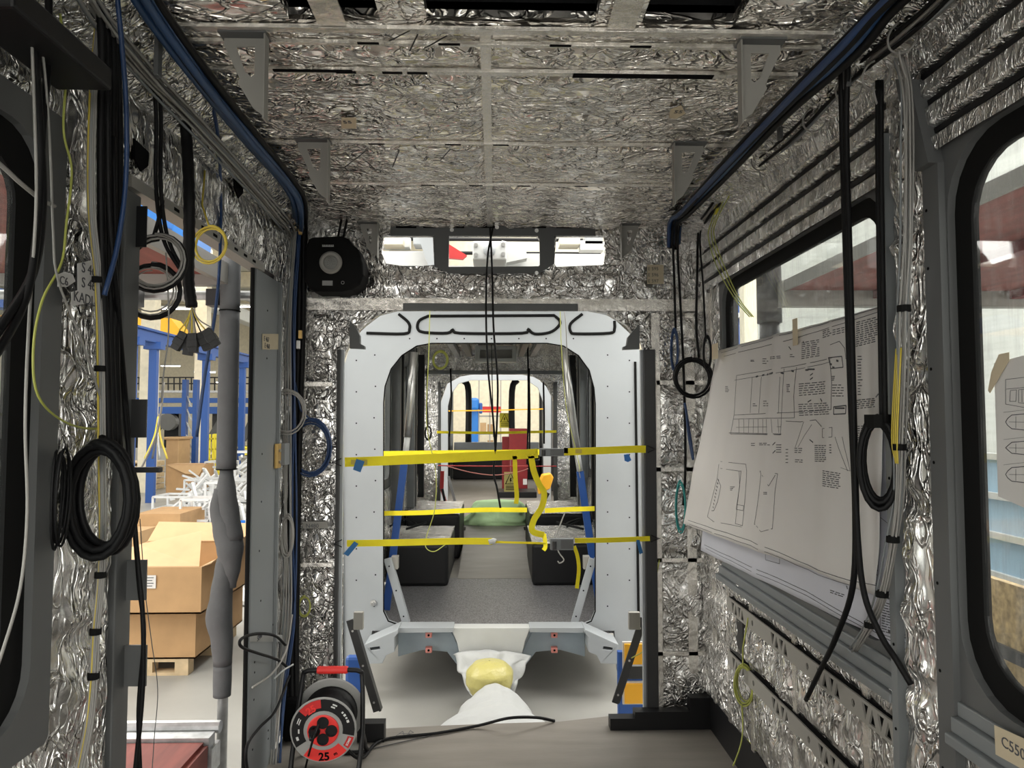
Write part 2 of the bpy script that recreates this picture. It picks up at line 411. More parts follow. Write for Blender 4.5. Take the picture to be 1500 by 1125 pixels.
# ---- left wall: window, foil column, door opening, header, far post
a = MB()
foilgrid(a, (XL, 1.64, 0), (0, .25, 0), (0, 0, 2.4), [0, 1], seams(0, 2.4, [.42, .98, 1.55, 2.0]), res=.014, amp=.014, nz=.016, freq=9)
foilgrid(a, (XL, .2, 2.17), (0, 1.44, 0), (0, 0, .23), [0, 1], [0, .45, 1], res=.02, amp=.012, nz=.010)
foilgrid(a, (XL, .2, 0), (0, 1.44, 0), (0, 0, .80), [0, .4, .7, 1], [0, .5, 1], res=.025, amp=.014, nz=.012)
foilgrid(a, (XL, 1.89, 2.155), (0, 1.71, 0), (0, 0, .25), [0, .22, .62, 1], [0, 1], res=.018, amp=.01, nz=.016)
foilgrid(a, (XL - .02, 3.28, 0), (0, .32, 0), (0, 0, 2.4), [0, 1], [0, .3, .6, 1], res=.02, amp=.012, nz=.012)
a.build('wall_left', 'foil_v', kind='structure', smooth=True)
b = MB().box((-1.10, 1.66, 0), (-1.025, 1.89, 2.45)).box((-1.10, .2, 2.17), (-1.025, 3.6, 2.45)).box((-1.10, .2, 0), (-1.025, 1.66, .8))
b.box((-1.10, 3.3, 0), (-1.06, 3.6, 2.2)).box((-1.10, -.7, 0), (-1.0, .2, 2.45))
struct(b, 'wall_left', 'grey_d')
# dark diamond openings and pockets in the header foil
t = MB()
for px, py, s in ((205, 225, 14), (290, 150, 13), (348, 268, 12)):
    p = L(px, py, .022); q = s * p.y / FPX
    t.prism([p + V((0, -q * 1.6, q)), p + V((0, q * 1.5, q * .7)), p + V((0, q * 1.4, -q * .8)), p + V((0, 0, -q * 1.9)), p + V((0, -q * 1.4, -q))], [], (.006, 0, 0))
struct(t, 'trim_4', 'blackf')
# beige metal rail under the door header
t = MB().box((-1.03, 1.9, 2.125), (-.975, 3.0, 2.158))
struct(t, 'trim_5', 'bracket')
t = MB()
for i in range(9): t.box((-.9745, 2.05 + i * .1, 2.136), (-.9735, 2.085 + i * .1, 2.146))
struct(t, 'trim_6', 'blackf')

# the grey posts of the door opening
g = thing('door_post', 'grey steel post on the near side of the doorway with four dark hinge plates', 'post', (-1.0, 1.93, 0))
MB().box((-1.02, 1.895, 0), (-.985, 1.975, 2.12)).build('post_body', 'grey', g, bevel=.004)
for y0, y1, m in ((302, 362, 'blackm'), (585, 641, 'grey_d'), (820, 879, 'grey'), (945, 1005, 'grey')):
    p = pY(178, y0, 1.95); q = pY(214, y1, 1.95)
    pl = MB().box((p.x - .02, 1.948, q.z), (q.x, 1.953, p.z)).build('hinge_plate', m, g)
    if y0 == 302:
        for dz in (.25, .75): MB().cyl((p.x + .03, 1.948, q.z + (p.z - q.z) * dz), (p.x + .03, 1.944, q.z + (p.z - q.z) * dz), .005, 10).build('bolt', 'steel', pl)
p = pY(180, 692, 1.98); q = pY(238, 684, 1.98)
MB().box((p.x - .02, 1.965, p.z), (q.x, 1.985, q.z)).box((p.x - .02, 1.965, p.z - .11), (p.x + .03, 1.985, p.z)).build('latch_arm', 'grey_d', g, bevel=.003)
g = thing('door_post', 'wide grey steel post on the far side of the doorway carrying a brass coloured hinge', 'post', (-1.0, 3.1, 0))
hs = MB().box((-1.0, 2.93, 0), (-.985, 3.25, 2.125)).box((-.985, 3.232, 0), (-.972, 3.25, 2.125)).slot(1)
sl_ = MB().tube([(-.998, 2.922, 0.02), (-.998, 2.922, 2.14)], .009, 8).build('rubber_seal', 'black', g)
for px, py in ((392, 455), (391, 525), (384, 665), (383, 735), (380, 807), (382, 880), (403, 875), (400, 915), (373, 970), (373, 985), (372, 1025), (393, 1070), (393, 1082), (370, 1098)):
    p = L(px, py, .0155); hs.cyl(p - V((.001, 0, 0)), p + V((.0006, 0, 0)), .0045, 8)
hs.build('post_body', ['grey_l', 'blackf'], g)
p = L(404, 650, .017); q = L(412, 684, .017)
h = MB().box((-.983, p.y - .02, q.z), (-.97, p.y + .04, p.z)).build('hinge', 'gold', g, bevel=.002)
MB().box((-.98, p.y + .045, q.z + .01), (-.955, p.y + .12, p.z)).build('hinge_block', 'grey_l', h, bevel=.002)
for dz in (.25, .72):
    MB().cyl((-.97, p.y + .01, q.z + (p.z - q.z) * dz), (-.963, p.y + .01, q.z + (p.z - q.z) * dz), .008, 8).build('bolt', 'steel', h)

def window(name, side, y0, y1, z0, z1, fw=.07, gk=.045, r=.12, mats=('grey', 'black', 'glass')):
    X = XL if side < 0 else XR; s = side
    o = rrect(y0 - fw, y1 + fw, z0 - fw, z1 + fw, .02); i = rrect(y0, y1, z0, z1, r); g2 = rrect(y0 + gk, y1 - gk, z0 + gk, z1 - gk, r * .8)
    P = lambda L_, x: [V((x, a_, b_)) for a_, b_ in L_]
    fr = MB().prism(P(o, X - s * .012), [P(i, X - s * .012)], (s * .05, 0, 0)).build(name, mats[0], kind='structure')
    MB().prism(P(i, X + s * .006), [P(g2, X + s * .006)], (s * .018, 0, 0)).build('gasket', mats[1], fr)
    MB().prism(P(g2, X + s * .012), [], (s * .006, 0, 0)).build('pane', mats[2], fr)
    return fr
window('window_1', -1, .25, 1.564, .86, 2.12, fw=.07, gk=.07)
window('window_2', 1, 1.87, 3.235, .89, 2.135, fw=.035, gk=.05)
window('window_3', 1, .30, 1.60, .89, 2.135, fw=.035, gk=.055, r=.16)

# ---- right wall
a = MB()
ys = [3.2, 2.92, 2.50, 2.02]
foilgrid(a, (XR, 1.62, .14), (0, 1.98, 0), (0, 0, .70), [0] + [(y - 1.62) / 1.98 for y in ys[::-1]] + [1], seams(.14, .84, [.47, .70]), res=.016, amp=.022, nz=.022, nsign=-1, freq=8)
foilgrid(a, (XR, .2, .14), (0, 1.42, 0), (0, 0, .70), [0, .4, .7, 1], [0, .5, 1], res=.025, amp=.02, nz=.02, nsign=-1)
foilgrid(a, (XR, 3.27, .8), (0, .33, 0), (0, 0, 1.6), [0, .45, 1], [0, .3, .6, 1], res=.018, amp=.014, nz=.014, nsign=-1)
foilgrid(a, (XR - .022, 1.665, .0), (0, .15, 0), (0, 0, 2.36), [0, 1], [0, .16, .36, .55, .68, .84, 1], res=.014, amp=.016, nz=.018, nsign=-1)
a.build('wall_right', 'foil_v', kind='structure', smooth=True)
def rib(u_, v_):
    z = 2.13 + .29 * v_; y = .2 + 3.4 * u_
    d = 0
    for zc in (2.185, 2.262, 2.335): d = max(d, min(1, 1.6 - abs(z - zc) / .010))
    d = max(0, d) * .045
    return V((XR - .03 + d + (.02 * max(0, v_ - .8) * -5) + noise.noise(V((y * 5, z * 14, 3))) * .004, y, z))
struct(MB().grid(rib, 110, 70), 'wall_right', 'foil_b', smooth=True)
t = MB()  # black strips laid in the header grooves as painted shade
for zc in (2.185, 2.262, 2.335): t.box((XR - .018, .2, zc - .007), (XR + .005, 3.58, zc + .007))
struct(t, 'groove_shade', 'blackm')
b = MB().box((1.09, .2, 0), (1.14, 3.62, .84)).box((1.09, .2, 2.14), (1.14, 3.62, 2.5)).box((1.09, 3.28, .8), (1.14, 3.62, 2.2)).box((1.09, 1.64, .8), (1.14, 1.89, 2.2)).box((1.06, -.7, 0), (1.14, .2, 2.45))
struct(b, 'wall_right', 'grey_d')
t = MB()          # flat woven tape over the seams of the right wall
for y in ys: t.box((XR - .016, y - .016, .16), (XR - .008, y + .016, .78))
for z in (.30, .575): t.box((XR - .014, 1.84, z - .011), (XR - .008, 3.4, z + .011))
t.box((XR - .016, 3.40, .16), (XR - .006, 3.43, 2.35))
struct(t, 'trim_15', 'tape')
# window sill rail with a stepped profile
t = MB()
for ya, yb in ((.2, 1.61), (1.83, 3.27)): t.box((XR - .035, ya, .80), (XR + .02, yb, .835)).box((XR - .02, ya, .835), (XR + .02, yb, .868)).box((XR - .05, ya, .775), (XR + .0, yb, .80))
struct(t, 'trim_7', 'grey_l', bevel=.004)
# baseboard: black upstand and the black end pieces
struct(MB().box((XR - .012, .2, 0), (XR + .03, 3.52, .165)), 'baseboard_right', 'blackm')
t = MB().prism([V((x, 3.50, z)) for x, z in ((.56, 0), (XR - .012, 0), (XR - .012, .15), (.95, .15), (.95, .085), (.68, .085), (.68, .055), (.56, .055))], [], (0, .06, 0))
struct(t, 'baseboard_end', 'blackm')
struct(MB().box((-1.0, 3.46, 0), (-.80, 3.54, .17)).box((-.64, 3.40, 0), (-.515, 3.46, .085)), 'baseboard_end', 'blackm')

# near right post between the windows: slotted edge strips over foil, and the grey post
g = thing('window_post', 'grey steel post between the two right hand windows with small bolt holes', 'post', (XR, 1.65, 0))
hs = MB().box((XR - .028, 1.605, 0), (XR + .01, 1.665, 2.1)).prism([V((XR - .05, 1.665, 2.1)), V((XR - .05, 1.605, 2.1)), V((XR - .05, 1.67, 2.33)), V((XR - .05, 1.73, 2.36))], [], (.05, 0, 0)).slot(1)
for z in (2.0, 1.86, 1.62, 1.40, 1.12, .92, .70): hs.cyl((XR - .0275, 1.652, z), (XR - .0290, 1.652, z), .004, 8)
hs.build('post_body', ['grey', 'blackf'], g)
g = thing('edge_strip', 'narrow grey steel strip with bolt holes beside the taped up drawing', 'strip', (XR, 1.9, 0))
hs = MB().box((XR - .045, 1.80, .1), (XR - .005, 1.828, 2.25)).slot(1)
for k in range(9): hs.cyl((XR - .0445, 1.813, .3 + k * .21), (XR - .0465, 1.813, .3 + k * .21), .004, 8)
hs.build('strip_body', ['grey_l', 'blackf'], g)

# two perforated seat rails low on the right wall, truss shaped holes near their ends
def seat_rail(z, label):
    g = thing('seat_rail', label, 'rail', (XR - .02, 2.4, z), 'perforated seat rails on the right wall')
    y0, y1 = 1.835, 3.16; h = .062; holes = []
    for c0 in (1.86, 2.14, 2.52, 2.96):
        for k in range(4):
            ya = c0 + k * .040
            tri = [(ya, -.022), (ya + .034, -.022), (ya + .017, .022)] if k % 2 == 0 else [(ya - .003, .022), (ya + .031, .022), (ya + .014, -.022)]
            holes.append([V((XR - .030, a_, z + b_)) for a_, b_ in tri])
    for c0 in (2.06, 2.36, 2.86):
        holes.append([V((XR - .030, c0 + .010 * cos(q), z + .012 * sin(q))) for q in [k * pi / 4 for k in range(8)]])
    MB().prism([V((XR - .030, y0, z - h / 2)), V((XR - .030, y1, z - h / 2)), V((XR - .030, y1, z + h / 2)), V((XR - .030, y0, z + h / 2))], holes, (.006, 0, 0)).build('rail_face', 'bracket', g)
    MB().box((XR - .022, y0, z - h / 2), (XR - .0, y1, z + h / 2)).build('shade_backing', 'blackf', g)  # black strip added behind the cut-outs as painted shade, so they show dark
seat_rail(.688, 'upper perforated grey rail with triangular cut-outs on the right foil wall')
seat_rail(.452, 'lower perforated grey rail with triangular cut-outs on the right foil wall')
p = pX(1076, 882, XR); q = pX(1097, 962, XR)
t = MB().box((XR - .025, q.y, q.z - .02), (XR - .018, p.y, p.z))
struct(t, 'trim_8', 'grey_d')

# ---- end wall with header openings and the gangway arch
E = lambda px, py, Y=YE: pY(px, py, Y)
outer = [E(436, 300), E(1045, 300), E(1045, 1062), E(948, 1062), E(948, 530), E(940, 502), E(918, 476), E(890, 460), E(850, 452), E(590, 452), E(555, 461), E(530, 480), E(512, 502), E(501, 530), E(500, 1062), E(436, 1062)]
h1 = [E(562, 345), E(634, 345), E(636, 388), E(600, 391), E(566, 386), E(559, 370)]
h2 = [E(657, 345), E(786, 345), E(791, 350), E(791, 388), E(786, 392), E(657, 392)]
h3 = [E(815, 345), E(884, 345), E(887, 370), E(884, 388), E(815, 391), E(812, 386)]
MB().prism(outer, [h1, h2, h3], (0, .04, 0)).build('wall_end', 'foil_e', kind='structure')
a = MB()
p = E(442, 1050); q = E(488, 455)
foilgrid(a, (p.x, YE - .006, p.z), (q.x - p.x, 0, 0), (0, 0, q.z - p.z), [0, 1], [0, .37, .605, .82, 1], res=.014, amp=.016, nz=.014)
p = E(960, 1040); q = E(1030, 455)
foilgrid(a, (p.x, YE - .006, p.z), (q.x - p.x, 0, 0), (0, 0, q.z - p.z), [0, 1], [0, .15, .38, .60, .815, 1], res=.014, amp=.018, nz=.014)
p = E(530, 440); q = E(915, 397)
foilgrid(a, (p.x, YE - .006, p.z), (q.x - p.x, 0, 0), (0, 0, q.z - p.z), [0, 1], [0, 1], res=.014, amp=.012, nz=.02)
a.build('wall_end', 'foil_e', kind='structure', smooth=True)
t = MB()
for x0, x1, y0, y1 in ((452, 1032, 440, 455), (442, 488, 560, 566), (442, 488, 689, 695), (442, 488, 823, 829), (960, 1030, 558, 564), (960, 1030, 684, 690), (960, 1030, 816, 822), (960, 1030, 952, 958), (958, 964, 460, 1035), (1008, 1014, 460, 1035)):
    p = E(x0, y1); q = E(x1, y0); t.box((p.x, YE - .028, p.z), (q.x, YE - .012, q.z))
struct(t, 'trim_9', 'tape')
g = thing('header_plate', 'dark grey steel frame plate bridging the three openings above the arch', 'plate', E(720, 400))
po = [E(x, y, 3.575) for x, y in ((572, 331), (872, 331), (872, 345), (812, 345), (812, 386), (790, 400), (660, 400), (636, 390), (636, 345), (572, 345))]
ph = [E(x, y, 3.575) for x, y in ((658, 345), (790, 345), (791, 390), (657, 391))]
sl = MB().prism(po, [ph], (0, .012, 0)).slot(1)
for x0, x1 in ((580, 610), (620, 640), (655, 680), (700, 725), (745, 768), (780, 800), (815, 845)):
    p = E(x0, 334, 3.574); q = E(x1, 330, 3.574); sl.box((p.x, 3.573, p.z), (q.x, 3.5755, q.z))
sl.build('plate', ['grey', 'blackf'], g)
for x, y in ((662, 337), (786, 338), (786, 400), (728, 333)):
    p = E(x, y, 3.575); MB().cyl(p + V((0, -.006, 0)), p, .010, 10).build('bolt', 'steel', g)
struct(MB().box((E(592, 455).x, YE - .045, E(592, 456).z), (E(845, 446).x, YE - .02, E(845, 447).z)), 'trim_10', 'grey')
# jamb posts of the arch, dark grey with black slots
for x0, x1, lab in ((488, 500, 'left'), (947, 959, 'right')):
    g = thing('jamb_post', 'dark grey steel jamb %s of the gangway arch' % lab, 'post', E((x0 + x1) / 2, 1040, 3.57))
    p = E(x0, 1045, 3.57); q = E(x1, 512, 3.57)
    MB().box((p.x, 3.555, p.z), (q.x, 3.598, q.z)).build('post_body', 'grey_d', g, bevel=.003)
    xx = q.x if lab == 'left' else p.x - .012
    MB().box((xx, 3.575, p.z), (xx + .012, 3.60, q.z)).build('edge_lip', 'plate', g)
# dark latch brackets at the arch shoulders
for pts, lab in (([(512, 470), (521, 480), (527, 492), (527, 503), (534, 507), (534, 511), (512, 510)], 'left'),
                 ([(937, 476), (928, 484), (920, 494), (918, 506), (913, 508), (913, 512), (937, 511)], 'right')):
    MB().prism([E(x, y, 3.56) for x, y in pts], [], (0, .035, 0)).build('shoulder_bracket', 'grey', label='dark grey curved latch bracket at the %s shoulder of the arch' % lab, cat='bracket')

# ---- six hanging triangular brackets on the ceiling
def hang_bracket(x_in, sx, Y, s=1.0):
    side = 'left' if sx < 0 else 'right'
    where = {1.78: 'nearest the camera', 2.46: 'middle one', 3.50: 'farthest, by the end wall'}[Y]
    g = thing('ceiling_bracket', 'grey triangular steel bracket hanging %s of the ceiling middle, %s' % (side, where), 'bracket', (x_in, Y, ZC - .21), 'triangular ceiling brackets')
    wd = .108 * s; h = .205 * s; zt = ZC - .018
    P = lambda u, z_: V((x_in + sx * u, Y, zt - z_))
    MB().prism([P(0, 0), P(wd, 0), P(wd, .018), P(wd * .62, .105), P(wd * .66, .115), P(wd * .30, h * .88), P(0, h)],
               [[P(.030, .022), P(wd - .030, .022), P(wd * .50, .088), P(.038, .100), P(.030, .094)]], (0, .005, 0)).build('web', 'bracket', g)
    MB().box(P(0, h * 1.06) + V((0, -.026, 0)), P(-.004, 0) + V((0, .005, 0))).build('flange', 'bracket', g)
    MB().box(P(-.006, 0) + V((0, -.03, 0)), P(wd + .006, -.005) + V((0, .02, 0))).build('top_plate', 'grey', g)
for Y in (1.78, 2.46, 3.50):
    hang_bracket(-.583, -1, Y, 1.0 if Y < 3.4 else .8); hang_bracket(.632, 1, Y, 1.0 if Y < 3.4 else .8)
# ================================================================== gangway, white plate, next cars
YP = 5.15
G = lambda px, py, Y=YP: pY(px, py, Y)
GL = -.42                                     # hall floor level
# hall floor slab and the bright concrete under the gangway
struct(MB().box((-32, -2, GL - .1), (16, 46, GL)), 'floor', 'concrete')

g = thing('gangway_frame', 'light grey painted steel portal frame of the next car with black sealed pockets on top', 'frame', G(720, 985))
po = [G(*p) for p in ((503, 985), (503, 540), (510, 515), (528, 486), (552, 464), (580, 456), (868, 456), (896, 464), (922, 488), (938, 515), (944, 540), (944, 985), (905, 985), (900, 924), (545, 924), (538, 985))]
ho = [G(*p) for p in ((561, 590), (563, 566), (572, 540), (588, 520), (610, 506), (632, 502), (802, 502), (826, 506), (848, 520), (864, 542), (871, 568), (873, 592), (873, 896), (867, 911), (853, 917), (585, 917), (568, 911), (561, 896))]
hs = MB().prism(po, [ho], (0, .06, 0)).slot(1)
# black sealant bead round the pockets
for pts, cl in (([(537, 488), (592, 489), (600, 482), (598, 472), (584, 460)], 0),
                ([(627, 463), (614, 470), (612, 482), (622, 487), (655, 488), (664, 483), (674, 488), (765, 488), (773, 482), (783, 489), (805, 487), (818, 478), (820, 470), (812, 462)], 1),
                ([(853, 460), (836, 474), (836, 486), (845, 489), (893, 488), (900, 482), (900, 470)], 0)):
    b = [V((p.x, YP - .003, p.z)) for p in spline([G(x, y) for x, y in pts], 4)]
    MB().tube(b, .011, 7, closed=bool(cl)).build('sealant_bead', 'black', g)
bd = MB().tube([V((p.x, YP + .012, p.z)) for p in ho], .008, 6, closed=True); bd.build('edge_seal', 'black', g)
for py in range(520, 900, 46):
    for px in (548 + (py % 3), 890, 522, 922):
        p = G(px, py + (8 if px in (522, 922) else 0)); hs.cyl(p + V((0, -.001, 0)), p + V((0, .001, 0)), .0055, 8)
for px in range(600, 850, 40): p = G(px, 496); hs.cyl(p + V((0, -.001, 0)), p + V((0, .001, 0)), .0055, 8)
hs.build('portal_plate', ['plate', 'blackf'], g)
p = G(547, 883); MB().lathe([(.012, 0), (.022, .002), (.022, .012), (.010, .014), (.010, .03)], p, (0, -1, 0), 14).build('bolt', 'steel', g)
for sx, (x0, x1) in ((-1, (503, 498)), (1, (936, 930))):
    p = G(x0, 980); q = G(x1, 530)
    MB().tube([V((p.x, YP - .012, p.z)), V((q.x, YP - .012, q.z))], .009, 6).build('rubber_strip', 'black', g)

# cross member under the plate: arms, lug castings, pink fittings, middle spout
g = thing('coupling_beam', 'blue grey steel cross member with two arms below the portal frame', 'beam', G(720, 970, 5.05))
for s in (1, -1):
    m = (lambda x: x) if s == 1 else (lambda x: 1440 - x)
    A = [G(m(x), y, 5.08) for x, y in ((583, 924), (660, 924), (668, 940), (676, 958), (684, 985), (668, 972), (655, 955), (620, 952), (583, 962))]
    MB().prism(A, [], (0, .12, 0)).build('arm', 'blue_grey', g, bevel=.004)
    A = [G(m(x), y, 4.96) for x, y in ((583, 920), (664, 920), (664, 926), (583, 927))]
    MB().prism(A, [], (0, .15, 0)).build('flange', 'plate', g)
    A = [G(m(x), y, 4.90) for x, y in ((534, 944), (583, 922), (583, 928), (578, 934), (578, 955), (566, 960), (560, 972), (535, 973))]
    MB().prism(A, [[G(m(x), y, 4.90) for x, y in ((542, 949), (556, 947), (557, 951), (543, 953))]], (0, .2, 0)).build('lug', 'plate', g, bevel=.004)
    for yy in (930, 952):
        p = G(m(628), yy, 5.02); o = MB().box(p + V((-.022, -.01, -.018)), p + V((.022, .03, .018))).build('pink_fitting', 'pink', g, bevel=.003)
        o['label'] = 'small pink primed block'
        MB().cyl(p + V((0, -.012, 0)), p + V((0, -.0095, 0)), .008, 10).build('bolt_hole', 'blackf', o)
A = [G(x, y, 5.0) for x, y in ((660, 920), (777, 920), (769, 940), (765, 957), (673, 957), (669, 940))]
MB().prism(A, [], (0, .1, 0)).build('spout', 'white', g, bevel=.006)

# wrapped coupling: sheet bag, film dome, sheet over the near half
def drape(name, c, prof, m, n=40, amp=.02, **k):
    mb = MB(); c = V(c)
    def fn(u, v):
        a = 2 * pi * u; t = v * (len(prof) - 1); i = min(int(t), len(prof) - 2); f = t - i
        r = prof[i][0] * (1 - f) + prof[i + 1][0] * f; z = prof[i][1] * (1 - f) + prof[i + 1][1] * f; yy = prof[i][2] * (1 - f) + prof[i + 1][2] * f
        r *= 1 + amp * 1.6 * noise.noise(V((cos(a) * 2, sin(a) * 2, v * 4))) + amp * .9 * abs(sin(a * 7 + 3 * noise.noise(V((v * 3, 2, 1))))) + amp * 1.2 * noise.noise(V((cos(a) * 6, sin(a) * 6, v * 9)))
        return c + V((r * cos(a), r * yy * sin(a), z))
    mb.grid(fn, n, 24); return mb.build(name, m, smooth=True, **k)
def skirt(u, v):
    k = 2 * u - 1; a = G(664, 952, 4.97); b = G(778, 952, 4.97); c_ = G(688, 1018, 4.78); d_ = G(750, 1018, 4.78)
    top = a.lerp(b, u); bot = c_.lerp(d_, u); p = top.lerp(bot, v)
    bulge = .16 * (1 - k * k) * (.3 + .7 * sin(v * 2.2))
    p.y -= bulge + .02 * sin(u * 26 + 3 * noise.noise(V((u * 3, v * 3, 0)))) * (.3 + v) + .03 * noise.noise(V((u * 6, v * 5, 2)))
    p.x += .02 * noise.noise(V((u * 5, v * 4, 7))); p.z += .03 * abs(k) ** 3 * (1 - v) * -1 + .012 * sin(v * 14 + u * 4)
    return p
MB().grid(skirt, 44, 26).build('sheet_bundle', 'plastic', smooth=True, solid=.005, label='white plastic sheet hanging in folds from the spout under the portal frame', cat='sheet')
cc = G(717, 990, 4.62)
drape('film_dome', (cc.x, 4.62, cc.z - .13), [(.06, 0, 1), (.12, .03, 1), (.150, .09, 1), (.145, .16, 1), (.10, .21, 1), (.005, .225, 1)], 'film', label='yellowish shiny film dome on the wrapped coupling joint', cat='cover', amp=.03)
def sheet(u, v):
    y = 3.46 + 1.0 * v; wdt = (.42 * (1 - v) + .13 * v) * (1 + .05 * sin(v * 17))
    x = -.0 + (u - .5) * 2 * wdt; h = (.0 - .10 * v) - .10 * abs(u - .5) ** 2 * 4
    return V((x + .0, y, h - .02 + .012 * noise.noise(V((x * 8, y * 5, 1))) + .010 * abs(sin(y * 22 + x * 3 + 2 * noise.noise(V((x * 4, y * 3, 8))))) + .012 * abs(noise.noise(V((x * 3, y * 16, 5)))) + .006 * noise.noise(V((x * 25, y * 6, 4)))))
o = MB().grid(sheet, 36, 26).build('draped_sheet', 'plastic', smooth=True, solid=.006, label='wrinkled white sheet spread over the near coupling arm at the floor edge', cat='sheet')

# roof frame of the next car seen through the header openings
g = thing('roof_beam', 'white painted roof cross beam seen through the header openings', 'beam', E(720, 385, 4.7))
bm_ = MB()
for x0, x1, y0, y1, Y in ((545, 640, 368, 392, 4.9), (700, 900, 372, 392, 4.9), (545, 905, 390, 405, 4.9), (560, 600, 345, 362, 5.1), (850, 885, 352, 366, 5.0)):
    p = E(x0, y1, Y); q = E(x1, y0, Y); bm_.box((p.x, Y, p.z), (q.x, Y + .1, q.z))
bm_.build('beam_body', 'white', g, bevel=.005)
A = [E(x, y, 4.75) for x, y in ((735, 352), (770, 360), (772, 378), (740, 385))]
MB().prism(A, [], (0, .1, 0)).build('gusset', 'white', g)
A = [E(x, y, 4.75) for x, y in ((612, 345), (636, 345), (640, 392), (628, 392))]
MB().prism(A, [], (0, .1, 0)).build('strut', 'plate', g)
A = [E(x, y, 4.85) for x, y in ((655, 356), (684, 374), (678, 380), (655, 378))]
o = MB().prism(A, [], (0, .03, 0)).build('orange_plate', 'red', g); o['label'] = 'orange red patch of the roof beam'
g = thing('joint_block', 'white cast joint block with four bolts behind the middle header opening', 'joint', E(717, 380, 4.6))
p = E(692, 380, 4.55); q = E(742, 353, 4.55)
MB().box((p.x, 4.55, p.z), (q.x, 4.92, q.z)).build('block', 'white', g, bevel=.01)
m_ = E(717, 366, 4.52); MB().lathe([(.035, 0), (.04, .02), (.04, .05), (.02, .07)], m_ + V((0, .03, 0)), (0, -1, 0), 16).build('boss', 'plate', g)
for x, y in ((697, 359), (737, 358), (697, 373), (737, 372)):
    MB().cyl(E(x, y, 4.52), E(x, y, 4.56), .014, 8).build('bolt', 'steel', g)
for lab, Y_, y_ in (('upper', 5.3, 350), ('lower', 5.2, 370)):
    a = E(570, y_, Y_); b = E(880, y_ + 2, Y_)
    MB().tube([V((a.x, Y_, a.z)), V((b.x, Y_, b.z))], .014, 8).build('roof_pipe', 'blackm', label='thin black pipe across the roof gap, %s of two' % lab, cat='pipe')
for k, (x0, x1) in enumerate(((560, 590), (605, 632), (820, 850), (856, 884))):
    p = E(x0, 358, 5.0); q = E(x1, 346, 5.0)
    MB().box((p.x, 5.0, p.z), (q.x, 5.15, q.z)).build('roof_box', 'plate' if k % 2 else 'cream', bevel=.006, label='small pale roof box in the header gap, number %s counted from the left' % ('one', 'two', 'three', 'four')[k], cat='box')

# ---- second car: floor, ramp, walls, ceiling, bulkhead, portal
struct(MB().box((-1.0, 5.2, -.04), (1.05, 6.85, 0)), 'floor', 'speck')
rmp = MB().prism([V((-.35, 6.8, .002)), V((-.35, 8.7, .2)), V((-.35, 8.7, -.04)), V((-.35, 6.8, -.04))], [], (.70, 0, 0)); struct(rmp, 'floor', 'floor')
struct(MB().box((-1.05, 8.7, .16), (1.1, 16.5, .2)).box((-1.05, 6.85, -.04), (1.1, 8.7, -.0)), 'floor', 'floor')
def seat_box(x0, x1, y0, y1, z, label):
    g = thing('seat_pedestal', label, 'seat box', ((x0 + x1) / 2, y0, 0), 'black seat boxes in the next car')
    MB().box((x0, y0, 0), (x1, y1, z)).build('box_body', 'blackm', g, bevel=.03)
    def top(u, v): x = x0 + (x1 - x0) * u; y = y0 + (y1 - y0) * v; return V((x, y, z + .006 + .012 * sin(v * 25) ** 2 * .6 + noise.noise(V((x * 12, y * 12, 0))) * .008))
    MB().grid(top, 24, 24).build('foil_cover', 'foilbox', g, smooth=True, solid=.012)
seat_box(-.97, -.42, 6.5, 7.55, .375, 'black seat box with foil top, front left in the next car')
seat_box(.34, 1.02, 6.5, 7.55, .375, 'black seat box with foil top, front right in the next car')
seat_box(-.96, -.38, 7.75, 8.9, .48, 'black seat box with foil top, rear left in the next car')
seat_box(.38, 1.02, 7.75, 8.9, .48, 'black seat box with foil top, rear right in the next car')

Y2 = 9.9
for sx, nm, X in ((-1, 'left', -1.02), (1, 'right', 1.08)):
    a = MB()
    foilgrid(a, (X, 5.3, 0), (0, Y2 - 5.3, 0), (0, 0, .85), [0, .2, .4, .6, .8, 1], [0, .5, 1], res=.06, amp=.02, nz=.02, nsign=-sx)
    foilgrid(a, (X, 5.3, 2.1), (0, Y2 - 5.3, 0), (0, 0, .4), [0, .5, 1], [0, 1], res=.06, amp=.02, nz=.02, nsign=-sx)
    for y in (5.3, 7.0, 8.2, 9.3): foilgrid(a, (X, y, .85), (0, .25, 0), (0, 0, 1.25), [0, 1], [0, .5, 1], res=.05, amp=.02, nz=.02, nsign=-sx)
    a.build('wall_%s' % nm, 'foil_v', kind='structure', smooth=True)
    struct(MB().box((X + sx * .03, 5.3, 0), (X + sx * .06, Y2, .85)).box((X + sx * .03, 5.3, 2.1), (X + sx * .06, Y2, 2.5)), 'wall_%s' % nm, 'grey_d')
    for k, (y0, y1) in enumerate(((5.6, 6.95), (7.3, 8.15), (8.5, 9.25))):
        o_ = rrect(y0, y1, .87, 2.08, .02); i_ = rrect(y0 + .09, y1 - .09, .95, 2.0, .1)
        P = lambda L_, x: [V((x, a_, b_)) for a_, b_ in L_]
        fr = MB().prism(P(o_, X - sx * .01), [P(i_, X - sx * .01)], (sx * .05, 0, 0)).build('window_%d' % (4 + k + (3 if sx > 0 else 0)), 'grey', kind='structure')
        MB().prism(P(i_, X + sx * .02), [], (sx * .006, 0, 0)).build('pane', 'glass', fr)
    for k, y in enumerate((6.98, 7.22, 8.2, 8.42, 9.3)):
        MB().box((X - sx * .10, y - .035, .0 if y < 6.5 else .5), (X - sx * .012, y + .035, 2.35)).build('wall_upright', ('grey', 'blackm', 'grey_l', 'grey', 'blackm')[k],
            label='vertical profile on the %s wall of the next car, %s from its front' % (nm, ('first', 'second', 'third', 'fourth', 'fifth')[k]), cat='upright', group='wall uprights in the next car', bevel=.004)
